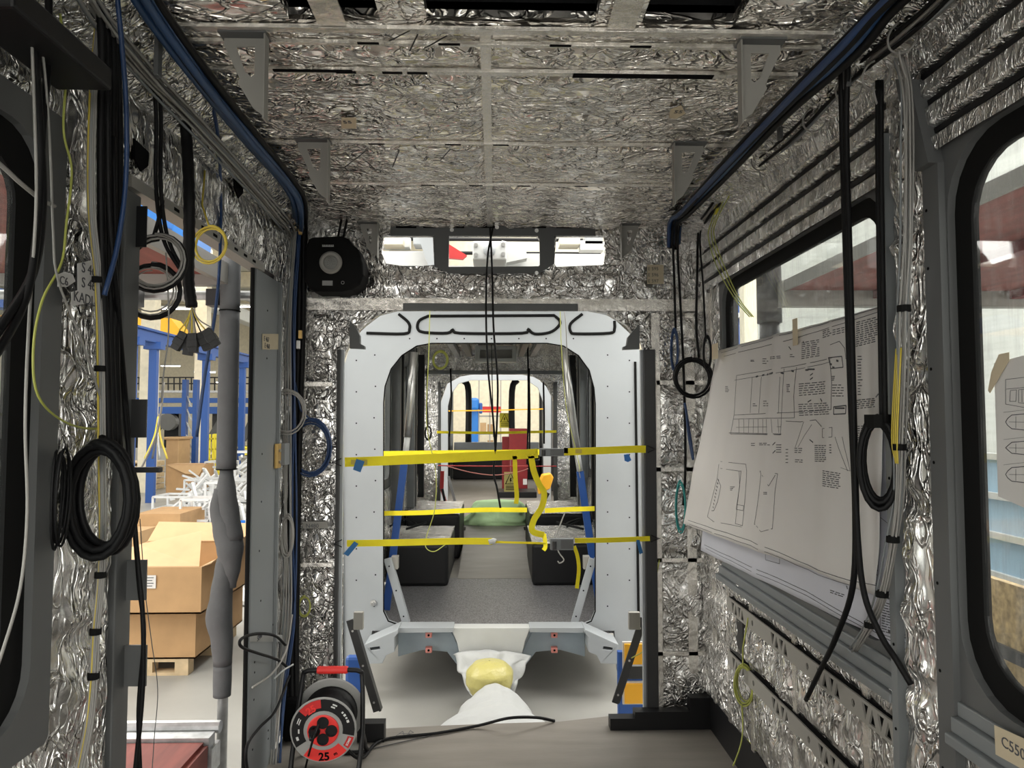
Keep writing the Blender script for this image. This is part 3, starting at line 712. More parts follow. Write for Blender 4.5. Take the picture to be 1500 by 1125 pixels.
c = MB(); foilgrid(c, (-1.0, 5.3, 2.49), (2.1, 0, 0), (0, Y2 - 5.3, 0), [0, 1], [0, .2, .4, .6, .8, 1], res=.06, amp=.02, nz=.015, nsign=-1)
c.box((-1.05, 5.3, 2.51), (1.12, Y2, 2.55))
c.build('ceiling', 'foil_c', kind='structure')
for sx, nm in ((-1, 'left'), (1, 'right')):
    for k, y_ in enumerate((.36, .52)):
        MB().bar((sx * y_, 6.6, 2.41), (sx * y_, 9.85, 2.41), .07, .07).build('roof_rail', 'galv' if k else 'bracket', label='lengthwise %s ceiling rail in the next car, %s of its pair' % (nm, 'outer' if k else 'inner'), cat='rail', group='lengthwise ceiling rails in the next car')
g = thing('air_outlet', 'square white framed air outlet in the ceiling of the next car', 'vent', (0, 9.2, 2.3))
p = pY(696, 530, 9.0); q = pY(757, 506, 9.0)
op = [V((p.x, 9.0, p.z)), V((q.x, 9.0, p.z)), V((q.x, 9.0, q.z)), V((p.x, 9.0, q.z))]
ip = [V((p.x + .06, 9.0, p.z + .05)), V((q.x - .06, 9.0, p.z + .05)), V((q.x - .06, 9.0, q.z - .05)), V((p.x + .06, 9.0, q.z - .05))]
MB().prism(op, [ip], (0, .2, 0)).build('outlet_frame', 'white', g, bevel=.01)
MB().box((p.x + .05, 9.12, p.z + .04), (q.x - .05, 9.14, q.z - .04)).build('grille', 'bracket', g)
for xx in (p.x + .03, q.x - .03): MB().box((xx - .01, 9.02, q.z), (xx + .01, 9.1, 2.49)).build('hanger', 'steel', g)

K = lambda px, py, Y=Y2: pY(px, py, Y)
outer = [K(610, 490), K(860, 490), K(860, 775), K(812, 775), K(812, 590), K(800, 562), K(775, 548), K(680, 548), K(655, 562), K(645, 590), K(643, 775), K(605, 775), K(605, 490)]
MB().prism(outer, [], (0, .05, 0)).build('wall_end', 'foil_e', kind='structure')
struct(MB().box((-1.1, Y2 - .03, K(720, 546).z - .02), (1.15, Y2, K(720, 546).z + .03)), 'trim_11', 'grey_l')
for a_, b_ in ((602, 607), (641, 646), (811, 816), (850, 854)):
    p = K(a_, 765); q = K(b_, 560); struct(MB().box((p.x, Y2 - .03, p.z), (q.x, Y2, q.z)), 'trim_12', 'grey')
Y3 = 11.6; J = lambda px, py, Y=Y3: pY(px, py, Y)
po = [J(*p) for p in ((646, 740), (646, 580), (652, 565), (668, 553), (690, 549), (765, 549), (785, 553), (800, 566), (807, 580), (807, 740), (796, 740), (796, 590), (788, 568), (772, 557), (690, 557), (672, 562), (660, 578), (656, 595), (656, 740))]
MB().prism(po, [], (0, .06, 0)).build('gangway_frame', 'plate', label='smaller light grey portal frame far inside, one car beyond the near portal', cat='frame', bevel=.003)
# third car: dark glazing uprights, ceiling edge, cab wall
for sx, nm, X in ((-1, 'left', -1.0), (1, 'right', 1.06)):
    struct(MB().box((X, 11.8, .2), (X + sx * .05, 16.5, .95)).box((X, 11.8, 2.15), (X + sx * .05, 16.5, 2.6)), 'wall_%s' % nm, 'grey_d')
    for k in range(5):
        MB().box((X - sx * .06, 12.1 + k * .95, .2), (X, 12.3 + k * .95, 2.3)).build('wall_upright', ('grey_l', 'blackm')[k % 2] if sx < 0 else ('blackm', 'grey')[k % 2],
            label='vertical profile on the %s wall of the farthest car, %s from its front' % (nm, ('first', 'second', 'third', 'fourth', 'fifth')[k]), cat='upright', group='wall uprights in the farthest car')
struct(MB().box((-1.05, 11.8, 2.45), (1.1, 16.5, 2.5)), 'ceiling', 'grey_l')
for px, lab, m in ((686, 'left', 'blackm'), (750, 'right', 'blackm')):
    a = J(px, 640, 16); pts = [V((a.x, 16.0, .9)), V((a.x, 16, 2.15)), V((a.x + (.12 if lab == 'left' else -.12) * -1 * 1, 16, 2.40))]
    MB().tube(spline(pts, 4), .07, 8).build('cab_pillar', m, smooth=True, label='dark cab pillar on the %s of the bright far opening' % lab, cat='pillar')
p = J(664, 790, 15.8); q = J(790, 700, 15.8)
MB().box((p.x, 15.6, .2), (q.x, 16.2, .62)).box((p.x, 15.8, .62), (q.x, 16.2, .72)).build('cab_desk', 'blackm', label='low black cab desk across the far end of the train', cat='desk', bevel=.02)
MB().box((p.x, 15.9, .72), (q.x, 16.1, 1.0)).build('cab_apron', 'grey_l', label='grey apron panel standing on the low black cab desk', cat='panel', bevel=.01)
# hall beyond the far end
struct(MB().box((-8, 26, GL), (10, 26.2, 9)), 'wall_far', 'cream')
g = thing('blue_machine', 'tall blue machine column in the hall beyond the far end', 'machine', K(705, 650, 22))
p = K(690, 665, 22); q = K(700, 583, 22)
MB().box((K(692, 0, 22).x, 22, GL), (K(702, 0, 22).x, 22.4, K(700, 600, 22).z)).build('column', 'blue_l', g, bevel=.03)
MB().box((K(688, 0, 22).x, 21.8, K(700, 601, 22).z), (K(703, 0, 22).x, 22.4, K(700, 583, 22).z)).build('head', 'blue_l', g, bevel=.08)
MB().box((K(703, 0, 22).x, 21.9, K(700, 606, 22).z), (K(708, 0, 22).x, 22.2, K(700, 590, 22).z)).build('motor', 'blue', g, bevel=.04)
g = thing('storage_rack', 'wire storage rack behind the blue machine', 'rack', K(720, 650, 24))
x0, x1 = K(703, 0, 24).x, K(734, 0, 24).x
for z in (.4, 1.0, 1.6): MB().box((x0, 24, z), (x1, 24.6, z + .05)).build('shelf', 'bracket', g)
for x in (x0, (x0 + x1) / 2, x1): MB().box((x - .02, 24, GL), (x + .02, 24.05, 2.9)).build('upright', 'bracket', g)
MB().box((x0, 23.98, 1.75), (x1, 24.0, 1.95)).build('red_beam', 'red', g)
for k in range(6):
    x = x0 + .04 + (k % 3) * (x1 - x0) / 3; z = (.45, 1.05)[k // 3]
    MB().box((x, 24.05, z), (x + .2, 24.4, z + .3 + .05 * (k % 2))).build('storage_box', ('board_l', 'board', 'cream')[k % 3], label='small pale box on the %s shelf of the wire rack, %s' % (('lower', 'upper')[k // 3], ('left', 'middle', 'right')[k % 3]), cat='box', group='boxes on the wire rack')
# red cabinet, yellow warning signs, red fittings
def warn_sign(loc, s, label, Y):
    g = thing('warning_sign', label, 'sign', loc)
    l_ = V(loc); n_ = .01
    sh = [l_ + V((-s / 2, 0, -s * .95)), l_ + V((s / 2, 0, -s * .95)), l_ + V((s / 2, 0, s * .55)), l_ + V((-s / 2, 0, s * .55))]
    MB().prism(sh, [], (0, n_, 0)).build('board', 'yellow' if Y > 12 else 'film', g)
    tri = lambda k, z: [l_ + V((-s * k, -.004, -s * .38 + z)), l_ + V((s * k, -.004, -s * .38 + z)), l_ + V((0, -.004, s * k * 1.15 + z - .0))]
    MB().prism(tri(.44, 0), [tri(.34, s * .045)], (0, .003, 0)).build('triangle_border', 'blackf', g)
    z0 = V((0, -.004, -s * .1))
    MB().prism([l_ + z0 + V(x) * s for x in ((-.03, 0, .2), (.08, 0, .22), (.02, 0, .05), (.09, 0, .05), (-.06, 0, -.2), (-.02, 0, -.01), (-.08, 0, -.01))], [], (0, .003, 0)).build('lightning_mark', 'blackf', g)
    if Y < 12: MB().cyl(l_ + V((0, 0, s * .5)), l_ + V((0, 0, s * .5 + .22)), .004, 5).build('string', 'wire', g)
    for zz in (-.55, -.68, -.8): MB().box(l_ + V((-s * .38, -.003, s * zz - .004 * s)), l_ + V((s * .38, 0, s * zz + s * .05))).build('text_line', 'blackf', g)
warn_sign(K(739, 613, 16.1), .22, 'yellow triangle warning sign hanging at the bright far opening', 16)
warn_sign(K(748, 702, 10.4), .19, 'pale yellow warning card hanging below the yellow straps', 10)
g = thing('red_cabinet', 'dark red steel cabinet standing in the farthest car', 'cabinet', K(760, 700, 12.5))
MB().box((J(746, 0, 12.6).x, 12.6, .2), (J(772, 0, 12.6).x, 13.1, J(760, 628, 12.6).z)).build('cabinet_body', 'redm', g, bevel=.01)
MB().box((J(736, 0, 12.8).x, 12.8, .2), (J(748, 0, 12.8).x, 13.1, J(760, 640, 12.8).z)).build('side_box', 'redm', g, bevel=.01)
p = J(772, 710, 12.58); MB().box(p, p + V((-.07, .01, .10))).build('label_plate', 'paper', g)
MB().box((J(730, 0, 11.9).x, 11.9, .2), (J(785, 0, 11.9).x, 12.5, .30)).build('step_block', 'blackm', label='low black step block in front of the red cabinet', cat='step', bevel=.01)
g = thing('yellow_container', 'orange yellow plastic container right of the red cabinet', 'container', J(800, 740, 11.2))
A = [J(x, y, 11.2) for x, y in ((789, 725), (806, 716), (811, 700), (808, 694), (795, 696), (788, 712))]
MB().prism(A, [], (0, .3, 0)).build('container_body', 'orange', g, bevel=.02)
MB().bar(J(795, 738, 10.9), J(803, 722, 10.9), .05, .05).build('foot', 'blackm', g)
g = thing('folded_stand', 'red and grey folding trestle left of the far portal', 'stand', K(650, 740, 9.6))
MB().bar(K(648, 690, 9.6), K(647, 716, 9.6), .05, .03).build('red_upright', 'red', g)
MB().bar(K(647, 716, 9.6), K(658, 754, 9.6), .035, .03).build('red_leg', 'red', g)
MB().bar(K(657, 698, 9.8), K(671, 752, 9.8), .035, .03).build('grey_leg', 'plate', g)
MB().bar(K(648, 716, 9.5), K(656, 757, 9.5), .03, .03).build('black_leg', 'blackm', g)
# green cloth on the raised floor
drape('green_cloth', (K(729, 760, 8.9).x, 8.95, .2), [(.44, -.0, .35), (.42, .05, .4), (.33, .12, .45), (.31, .22, .45), (.26, .29, .45), (.01, .31, .45)], 'green', n=50, amp=.06, label='pale green cloth heap on the raised floor of the next car', cat='cloth')

# leaning props inside the portal
def prop(a, b, c_, Y, label):
    g = thing('prop_pole', label, 'pole', G(*c_, Y))
    MB().tube([G(*a, Y), G(*b, Y)], .030, 12).build('steel_tube', 'steel', g, smooth=True)
    MB().tube([G(*b, Y), G(*[b[0] * .87 + c_[0] * .13, b[1] * .87 + c_[1] * .13], Y)], .024, 12).build('collar', 'white', g, smooth=True)
    MB().bar(G(b[0] * .87 + c_[0] * .13, b[1] * .87 + c_[1] * .13, Y), G(*c_, Y), .055, .03).build('blue_lower_tube', 'blue', g)
prop((607, 516), (597, 640), (566, 893), 5.6, 'leaning prop pole with shiny upper tube and blue lower part, left in the portal')
prop((825, 506), (845, 660), (879, 893), 5.6, 'leaning prop pole with shiny upper tube and blue lower part, right in the portal')

# light grey struts inside the portal, dark struts outside it
def strut(a, b, wpx, Y, m, label, foot=None, hole='blackf'):
    g = thing('angle_strut', label, 'strut', G(*b, Y))
    p, q = G(*a, Y), G(*b, Y); wd = wpx * Y / FPX
    MB().bar(p, q, wd, .012, up=(0, 1, 0)).bar(p + V((wd / 2, .02, 0)), q + V((wd / 2, .02, 0)), .012, .05, up=(0, 1, 0)).build('strut_bar', m, g, bevel=.002)
    for t_ in (.12, .5, .9):
        r = p.lerp(q, t_); MB().cyl(r - V((0, .0075, 0)), r - V((0, .006, 0)), .006, 8).build('bolt_hole', hole, g)
    return g
for a_, b_, x0, x1, lab in (((567, 818), (594, 912), 573, 583, 'left'), ((868, 818), (841, 912), 855, 864, 'right')):
    g = strut(a_, b_, 10, 5.22, 'plate', 'light grey slanted strut inside the portal at lower ' + lab)
    p = G(x0, 834, 5.24); q = G(x1, 815, 5.24); MB().box((p.x, 5.235, p.z), (q.x, 5.30, q.z)).build('hinge_bracket', 'bracket', g, bevel=.003)
g = strut((512, 908), (552, 1042), 10, 3.85, 'grey_d', 'dark slanted strut outside the portal at lower left', hole='steel')
p = G(518, 922, 3.8); MB().box(p + V((0, -.01, -.0)), p + V((.05, .02, .09))).build('head_block', 'bracket', g, bevel=.003)
g = strut((942, 905), (901, 1030), 10, 3.85, 'grey_d', 'dark slanted strut outside the portal at lower right', hole='steel')
p = G(921, 922, 3.8); MB().box(p + V((0, -.01, -.0)), p + V((.06, .02, .09))).build('head_block', 'bracket', g, bevel=.003)
MB().box((G(912, 0, 3.9).x, 3.9, G(0, 1003, 3.9).z), (G(948, 0, 3.9).x, 3.93, G(0, 984, 3.9).z)).build('cross_arm', 'grey', g)
# yellow crate edge on blue board (right), blue panel (left)
g = thing('blue_board', 'blue board with two yellow panels standing low right of the gangway', 'board', G(930, 1040, 4.3))
p = G(906, 1040, 4.3); q = G(950, 955, 4.3)
MB().box((p.x, 4.3, GL), (q.x, 4.34, q.z)).build('board_body', 'blue', g)
for y0, y1 in ((943, 984), (1001, 1030)):
    p = G(915, y1, 4.28); q = G(949, y0, 4.28)
    o = MB().box((p.x, 4.27, p.z), (q.x, 4.3, q.z)).build('yellow_panel', 'orange', g)
    MB().box((p.x - .01, 4.285, p.z - .01), (q.x, 4.3, q.z + .01)).build('panel_rim', 'white', o)
p = G(505, 1000, 4.3); q = G(532, 962, 4.3)
MB().box((p.x, 4.3, GL), (q.x, 4.36, q.z)).build('blue_case', 'blue', bevel=.02, label='blue case with rounded corner low behind the cable reel', cat='case')
M['blue_t'] = mat('trunk_blue', (.02, .06, .15), .45)
# ================================================================== extension cord reel
RX, RY = -.71, 3.16
g = thing('cable_reel', 'extension cord reel with red grip, black tube frame and red and black face', 'cable reel', (RX, RY, 0))
O = V((RX, RY, 0))
def RP(x, y, z): return O + V((x, y, z))
def frame(yb, yt, zt, wb, wt, name):
    pts = [RP(-wt * .55, yt, zt), RP(-wt * .9, yt, zt - .006), RP(-wt, yt, zt - .04), RP(-wb, yb * .4 + yt * .6, .18), RP(-wb, yb * .9, .05), RP(-wb * .92, yb, .014), RP(-wb * .6, yb, .011),
           RP(wb * .6, yb, .011), RP(wb * .92, yb, .014), RP(wb, yb * .9, .05), RP(wb, yb * .4 + yt * .6, .18), RP(wt, yt, zt - .04), RP(wt * .9, yt, zt - .006), RP(wt * .55, yt, zt)]
    return MB().tube(spline(pts, 5), .0105, 9, closed=True).build(name, 'blackm', g, smooth=True)
frame(-.10, .03, .405, .142, .130, 'tube_frame')
MB().tube(spline([RP(-.142, -.02, .16), RP(-.135, .09, .05), RP(-.12, .12, .012), RP(.12, .12, .012), RP(.135, .09, .05), RP(.142, -.02, .16)], 5), .010, 8).build('rear_leg', 'blackm', g, smooth=True)
prof = [(.0155, -.066)] + [(.0175 if k % 2 else .0150, -.062 + k * .0062) for k in range(21)] + [(.0155, .066)]
MB().lathe(prof, RP(0, .03, .405), (1, 0, 0), 18).build('grip', 'redl', g, smooth=True)
ax = V((0.05, -1, -.06)).normalized()
C0 = RP(-.006, -.015, .212)
MB().lathe([(.142, 0), (.148, .003), (.142, .006)], C0 - ax * .075, ax, 48).build('rear_flange', 'reel_g', g)
wd = MB().lathe([(.06, -.07), (.06, .06)], C0, ax, 32).build('drum', 'reel_g', g)
mb = MB()
mb.lathe([(.112 + .004 * (k % 2), -.066 + k * .0042) for k in range(28)], C0, ax, 40)
mb.build('wound_cord', 'cable', g, smooth=True)
FC = C0 + ax * .062 + V((-.008, 0, -.012))
rr = V((1, .05, 0)).normalized(); uu = rr.cross(ax).normalized()
if uu.z < 0: uu = -uu
MB().lathe([(.135, 0), (.1385, .004), (.135, .008)], FC, ax, 56).build('front_flange', 'reel_g', g)
def D(r, a, h): a = radians(a); return FC + ax * (.008 + h) + (rr * cos(a) + uu * sin(a)) * r
def sector(r0, r1, a0, a1, h, th=.0008, n=18):
    A = [D(r1, a0 + (a1 - a0) * k / n, h) for k in range(n + 1)] + [D(r0, a1 + (a0 - a1) * k / n, h) for k in range(n + 1)]
    return MB().prism(A, [], ax * th)
fl = sector(.082, .131, -12, 212, .0006).build('face_label_black', 'blackm', g)
sector(.084, .131, 232, 318, .0006).build('face_label_red', 'redl', g)
sector(.095, .130, 95, 140, .0015).build('red_print', 'red', fl)
sector(.105, .131, 322, 345, .0006).build('maker_badge', 'red', g)
sector(.0, .079, 0, 359.9, .0007, n=40).build('inner_ring', 'reel_g', g)
MB().lathe([(.066, 0), (.066, .004), (.062, .006)], FC + ax * .009, ax, 40).build('socket_plate', 'redl', g)
for k, a_ in enumerate((95, 5, 275, 185)):
    s_ = MB().lathe([(.0245, 0), (.0245, .006), (.020, .006), (.020, .003), (.001, .003)], D(.035, a_ - 5, .006), ax, 22).build('socket', 'blackm', g)
MB().lathe([(.009, 0), (.009, .007)], FC + ax * .012, ax, 12).build('centre_boss', 'red', g)
pc = D(.035, 180, .010)
pl = MB().lathe([(.019, 0), (.018, .02), (.011, .035), (.007, .05)], pc, (ax + V((-.1, 0, -.2))).normalized(), 18).build('plug', 'blackm', g, smooth=True)
def reel_text(s, r, a, size, m, flip=False, par=None):
    p = D(r, a, .002); a2 = radians(a); rad = (rr * cos(a2) + uu * sin(a2)); tan = rad.cross(ax) * -1
    tan = ax.cross(rad) * -1
    if flip: rad = -rad; tan = -tan
    text(s, p, tan, rad, size, m, g, off=.0006, bold=size * .03, center=True)
reel_text('25', .088, 120, .040, 'redl')
reel_text('25', .126, 272, .046, 'blackf', flip=True)
reel_text('m', .118, 297, .020, 'blackf', flip=True)
for a0, a1, r0, r1 in ((60, 70, .112, .118), (62, 72, .101, .107), (40, 44, .104, .112), (32, 37, .103, .113), (25, 29, .104, .112), (16, 22, .103, .113), (152, 164, .110, .114), (153, 166, .102, .106), (193, 201, .106, .116), (176, 186, .098, .104)):
    sector(r0, r1, a0, a1, .0014, n=4).build('small_print', 'white', fl)
reel_text('SIMOS', .112, 334, .013, 'white')
cable('reel_cord', 'thin black cord from the reel plug running down to the floor', [pc + ax * .05, pY(466, 1062, 3.0), pY(458, 1085, 2.93), pZ(448, 1122, .012), pZ(440, 1160, .008)], .0045, 'cable', cat='cord')
cable('power_cable', 'black cord running from the reel across the floor edge to the white sheet', [RP(.05, -.0, .10), RP(.13, .02, .03), pZ(560, 1084, .01), pZ(640, 1074, .01), pZ(700, 1063, .014), pY(745, 1052, 3.48), pY(785, 1051, 3.54), pY(812, 1056, 3.60)], .0075, 'cable', cat='cord')
cable('thin_wire', 'thin grey wire end lying on the floor right of the reel', [pZ(540, 1098, .005), pZ(575, 1090, .005), pZ(620, 1080, .005), pZ(650, 1071, .005)], .0025, 'grey_d', cat='wire')
mk = MB()
for a, b in (((580, 1078), (590, 1071)), ((590, 1071), (592, 1077)), ((584, 1075), (600, 1074)), ((596, 1078), (601, 1070)), ((601, 1070), (606, 1073)), ((606, 1073), (599, 1075)), ((599, 1075), (608, 1078))):
    mk.bar(pZ(*a, .0006), pZ(*b, .0006), .003, .0006)
struct(mk, 'floor_mark', 'ink')

# ================================================================== blower box with round grille
g = thing('work_speaker', 'black rounded plastic box with round grey grille hung in the upper left corner', 'speaker', E(490, 425, 3.45))
A = [E(x, y, 3.40) for x, y in ((452, 350), (458, 347), (500, 345), (510, 349), (516, 358), (524, 364), (531, 385), (532, 402), (527, 416), (515, 424), (500, 427), (462, 427), (452, 422), (446, 412), (446, 365))]
MB().prism(A, [], (0, .16, 0)).build('housing', 'black', g, bevel=.02)
gc = E(485, 385, 3.395)
rg = MB().lathe([(.054, 0), (.054, .010), (.046, .016), (.034, .014), (.033, .006)], gc, (0, -1, 0), 36).build('grey_ring', 'bracket', g)
MB().lathe([(.033, 0), (.032, .012), (.001, .016)], gc, (0, -1, 0), 30).build('grille', 'grille', g)
lt = MB().box(E(472, 361.2, 3.3975), E(489, 360.6, 3.4))
for k in range(7): lt.box(E(472 + k * 2.5, 361.4, 3.3975), E(473.7 + k * 2.5, 358.6, 3.4))
lt.build('white_lettering', 'white', g)
MB().box(E(472, 418, 3.395), E(488, 412, 3.41)).build('control_panel', 'reel_g', g)
MB().ring(E(502, 414, 3.397), (0, 1, 0), .007, .0015, 14, 5).build('dial', 'reel_g', g)
for x in (495, 503):
    MB().tube([E(x, 348, 3.46), E(x + 6, 318, 3.46)], .006, 6).build('hanging_cord', 'cable', g)

# ================================================================== cables
def par(p0, p1, n): return [[p0[i].lerp(p1[i], k / max(1, n - 1)) for i in range(len(p0))] for k in range(n)]
def jitter(pts, a, s): return [V(p) + V((noise.noise(V((s, i * 1.7, 1))) * a, 0, noise.noise(V((s, i * 1.3, 9))) * a)) for i, p in enumerate(pts)]
def bundle(kind, labels, pts, r, m, n, spread, group, axis=V((0, 0, 1)), axis2=V((1, 0, 0)), jit=.004, cat='cable', ties=()):
    first = None
    for k in range(n):
        a = 2 * pi * k / n; rad = spread * (.25 + .75 * ((k * 7) % 5) / 4)
        off = axis * cos(a) * rad + axis2 * sin(a) * rad
        o = cable(kind, labels, [p + off for p in jitter(pts, jit, k * 3.1 + len(pts))], r, m if isinstance(m, str) else m[k % len(m)], group, cat)
        first = first or o
    return first
def loops(kind, label, c, ax, R1, R2, r, m, turns, cat='cable coil', tail=None, group=None, sp=.006, lean=0, tie=None):
    """a coil of one cable: turns around axis ax, half height R1 (z) and half width R2"""
    ax = V(ax).normalized(); u = V((0, 0, 1)); w_ = ax.cross(u).normalized(); pts = []
    for i in range(turns * 20 + 1):
        a = 2 * pi * i / 20; t = i // 20 + (i % 20) / 20
        q = 1 + .09 * sin(t * 2.3 + .5) + .03 * sin(t * 5)
        pts.append(V(c) + u * R1 * q * cos(a) + w_ * R2 * q * sin(a) + ax * (sp * (t - turns / 2) * .7 + .003 * sin(t * 7)))
    if tail: pts = [V(p) for p in tail] + pts
    o = MB().tube(pts, r, 6).build(kind, m, smooth=True, label=label, cat=cat, **({'group': group} if group else {}))
    if tie: MB().cyl(V(c) + u * R1 * .82, V(c) + u * R1 * 1.14, r * 4.2, 10).build('cable_tie', tie, o)
    return o

# trunks along both ceiling edges
tl = [L(120, -170, .26), pX(215, 0, -.80), pX(300, 122, -.80), pX(370, 205, -.81), pX(420, 265, -.82), pX(437, 298, -.83), pY(440, 340, 3.50), pY(438, 420, 3.52)]
bundle('blue_cable', 'one of the blue cables tied in the trunk along the left ceiling edge', tl, .011, ['blue_t', 'blue_t', 'cable'], 9, .026, 'blue cables in the left ceiling trunk', jit=.012)
tl2 = [L(60, -150, .1), L(130, 0, .09), L(210, 105, .08), L(290, 185, .08), L(360, 262, .08), L(405, 315, .08), pY(425, 345, 3.42), pY(428, 420, 3.46)]
bundle('pale_wire', 'one of the pale wires bundled along the top of the left wall', tl2, .0042, ['wire', 'wire', 'wire', 'grey_l'], 11, .024, 'pale wires along the top of the left wall', cat='wire', jit=.014)
tr = [pX(1400, -90, .86), pX(1300, 5, .86), pX(1243, 68, .85), pX(1150, 158, .84), pX(1060, 250, .84), pX(1005, 308, .85), pY(990, 322, 3.40), pY(987, 360, 3.50)]
bundle('blue_cable', 'one of the blue and black cables tied in the trunk along the right ceiling edge', tr, .011, ['cable', 'cable', 'blue_t', 'cable', 'cable', 'blue_t', 'cable', 'blue_c', 'cable', 'cable'], 10, .024, 'blue and black cables in the right ceiling trunk', jit=.012)
tr2 = [pX(1450, -70, .98), pX(1370, 10, .98), pX(1325, 50, .98), pX(1240, 120, .98), pX(1160, 200, .98), pX(1080, 265, .98), pX(1035, 320, .97)]
bundle('pale_wire', 'one of the pale wires bundled along the top of the right wall', tr2, .0055, ['wire', 'cable', 'grey_l', 'cable'], 12, .026, 'pale wires along the top of the right wall', cat='wire', jit=.012)
for k in range(4):
    cable('teal_cable', 'teal cable fanning out where the right ceiling trunk turns down', [pX(1040, 268 + k * 4, .90), pX(1005 + k * 3, 300 + k * 2, .90), pY(988 + k * 3, 320, 3.44), pY(984 + k * 2, 345, 3.50)], .005, 'teal', 'teal cables at the right trunk bend')
# cable clamps holding the trunks
for k, (x, y) in enumerate(((232, 62), (1240, 80), (1142, 165))):
    q = pX(x, y, -.86 if k == 0 else .93)
    MB().box(q + V((-.006, -.012, -.09)), q + V((.006, .012, .07))).box(q + V((-.02, -.012, .06)), q + V((.02, .012, .066))).build('cable_hanger', 'grey', bevel=.002,
        label=('grey metal strap hanger on the left cable trunk', 'grey metal strap hanger over the two long black cables', 'grey metal strap hanger on the right trunk, the farther one')[k], cat='hanger')
for k, (x, y) in enumerate(((1322, 55), (1284, 110), (1243, 130), (1193, 175), (1115, 235))):
    c0 = pX(x, y, .97)
    MB().ring(c0, (0, 1, .5), .035, .0028, 18, 5, 0, 5.2).tube(spline([c0 + V((-.01, -.0, -.033)), c0 + V((.002, .01, -.06)), c0 + V((.018, .02, -.09))], 4), .0028, 5).build('zip_tie', 'wire', smooth=True,
        label='pale zip tie with a long tail on the right wire bundle, %s from the camera' % ('first', 'second', 'third', 'fourth', 'fifth')[k], cat='zip tie')

# near left column
cable('black_cable', 'thick black cable hanging down in front of the left window edge', [L(46, -60, .10), L(50, 60, .10), L(58, 190, .09), L(62, 300, .09), L(48, 400, .09), L(0, 480, .10), L(-40, 540, .10)], .0085, 'cable')
cable('black_cable', 'thick black cable beside the pale wire at the top left, swinging out of view', [L(72, -60, .09), L(70, 90, .09), L(62, 190, .09), L(56, 320, .09), L(40, 430, .10), L(0, 510, .11), L(-40, 560, .10)], .0075, 'cable')
cable('pale_wire', 'pale grey wire hanging the full height of the left window post', [L(42, -50, .11), L(50, 150, .10), L(53, 300, .10), L(42, 480, .09), L(37, 620, .09), L(40, 750, .09), L(30, 860, .09), L(5, 950, .10), L(-20, 1020, .10)], .003, 'wire', cat='wire')
cable('pale_wire', 'pale grey wire crossing from the left window post to the hinge plate', [L(48, -40, .11), L(66, 110, .10), L(74, 230, .09), L(78, 340, .08), L(85, 410, .07), L(120, 500, .06), L(150, 590, .05), L(172, 650, .04)], .0026, 'wire', cat='wire')
cable('pale_wire', 'frayed pale wire end slanting across the left window', [L(-20, 225, .09), L(5, 245, .09), L(30, 268, .09), L(60, 292, .08), L(80, 302, .08)], .0045, 'wire', cat='wire')
cable('yellow_green_wire', 'yellow green earth wire on the foil column, curving round the round C6 tag', [L(88, 20, .05), L(97, 100, .05), L(93, 190, .05), L(105, 250, .05), L(97, 330, .05), L(90, 385, .05), L(62, 440, .05), L(49, 510, .05), L(56, 580, .05), L(95, 618, .04), L(140, 628, .04), L(173, 616, .04)], .0026, 'wire_y', cat='wire')
pb = [L(145, 30, .07), L(135, 150, .06), L(133, 300, .05), L(143, 410, .05), L(147, 540, .05), L(148, 660, .05), L(149, 760, .05), L(147, 842, .05), L(140, 925, .05), L(137, 990, .05), L(130, 1060, .05), L(112, 1150, .06)]
bundle('pale_wire', 'one of the pale wires tied into the upright bundle on the left foil column', pb, .0026, ['wire', 'wire', 'wire', 'grey_l', 'wire', 'wire', 'ytape', 'wire'], 8, .009, 'pale wires on the left foil column', cat='wire', jit=.003)
for k, i in enumerate((3, 4, 5, 7, 8, 9)):
    MB().cyl(pb[i] - V((0, 0, .007)), pb[i] + V((0, 0, .007)), .0135, 10).build('tape_wrap', 'black', label='black tape band round the left wire bundle, %s from the top' % ('first', 'second', 'third', 'fourth', 'fifth', 'sixth')[k], cat='tape')
for k, (xs_, r) in enumerate((((150, 148, 150, 156, 160), .010), ((158, 157, 160, 163, 168), .009), ((166, 166, 167, 170, 173), .009), ((172, 176, 172, 168, 176), .008))):
    cable('black_cable', 'thick black cable of the dark upright bundle beside the door post', [L(xs_[0] - 6, -30, .10), L(xs_[0], 80, .08), L(xs_[1], 220, .07), L(xs_[2], 380, .06), L(xs_[3], 520, .06), L(xs_[4], 660, .06)], r, 'cable', 'dark upright cables by the door post')
cable('black_cable', 'long black cable passing in front of all four hinge plates', [L(158, 100, .10), L(160, 300, .09), L(170, 420, .08), pY(180, 560, 1.88), pY(192, 700, 1.88), pY(200, 800, 1.88), pY(209, 900, 1.88), pY(210, 980, 1.88), pY(206, 1050, 1.88), pY(196, 1150, 1.88)], .0062, 'cable')
cable('black_cable', 'second long black cable crossing behind the first near the floor', [L(166, 200, .09), L(172, 420, .08), pY(186, 600, 1.90), pY(196, 760, 1.90), pY(204, 860, 1.90), pY(211, 930, 1.90), pY(203, 1040, 1.90), pY(206, 1150, 1.90)], .0055, 'cable')
cable('thin_wire', 'hair thin dark wire hanging in the doorway near the post', [pY(205, 760, 1.95), pY(212, 860, 1.96), pY(222, 940, 1.96), pY(231, 1010, 1.96), pY(226, 1080, 1.96), pY(222, 1140, 1.96)], .0012, 'grey', cat='wire')
cable('blue_cable', 'blue cable hanging from the ceiling trunk down the dark bundle', [L(168, -40, .14), L(178, 60, .13), L(185, 160, .12), L(184, 270, .11), L(172, 360, .10), L(153, 432, .09)], .006, 'blue_c')
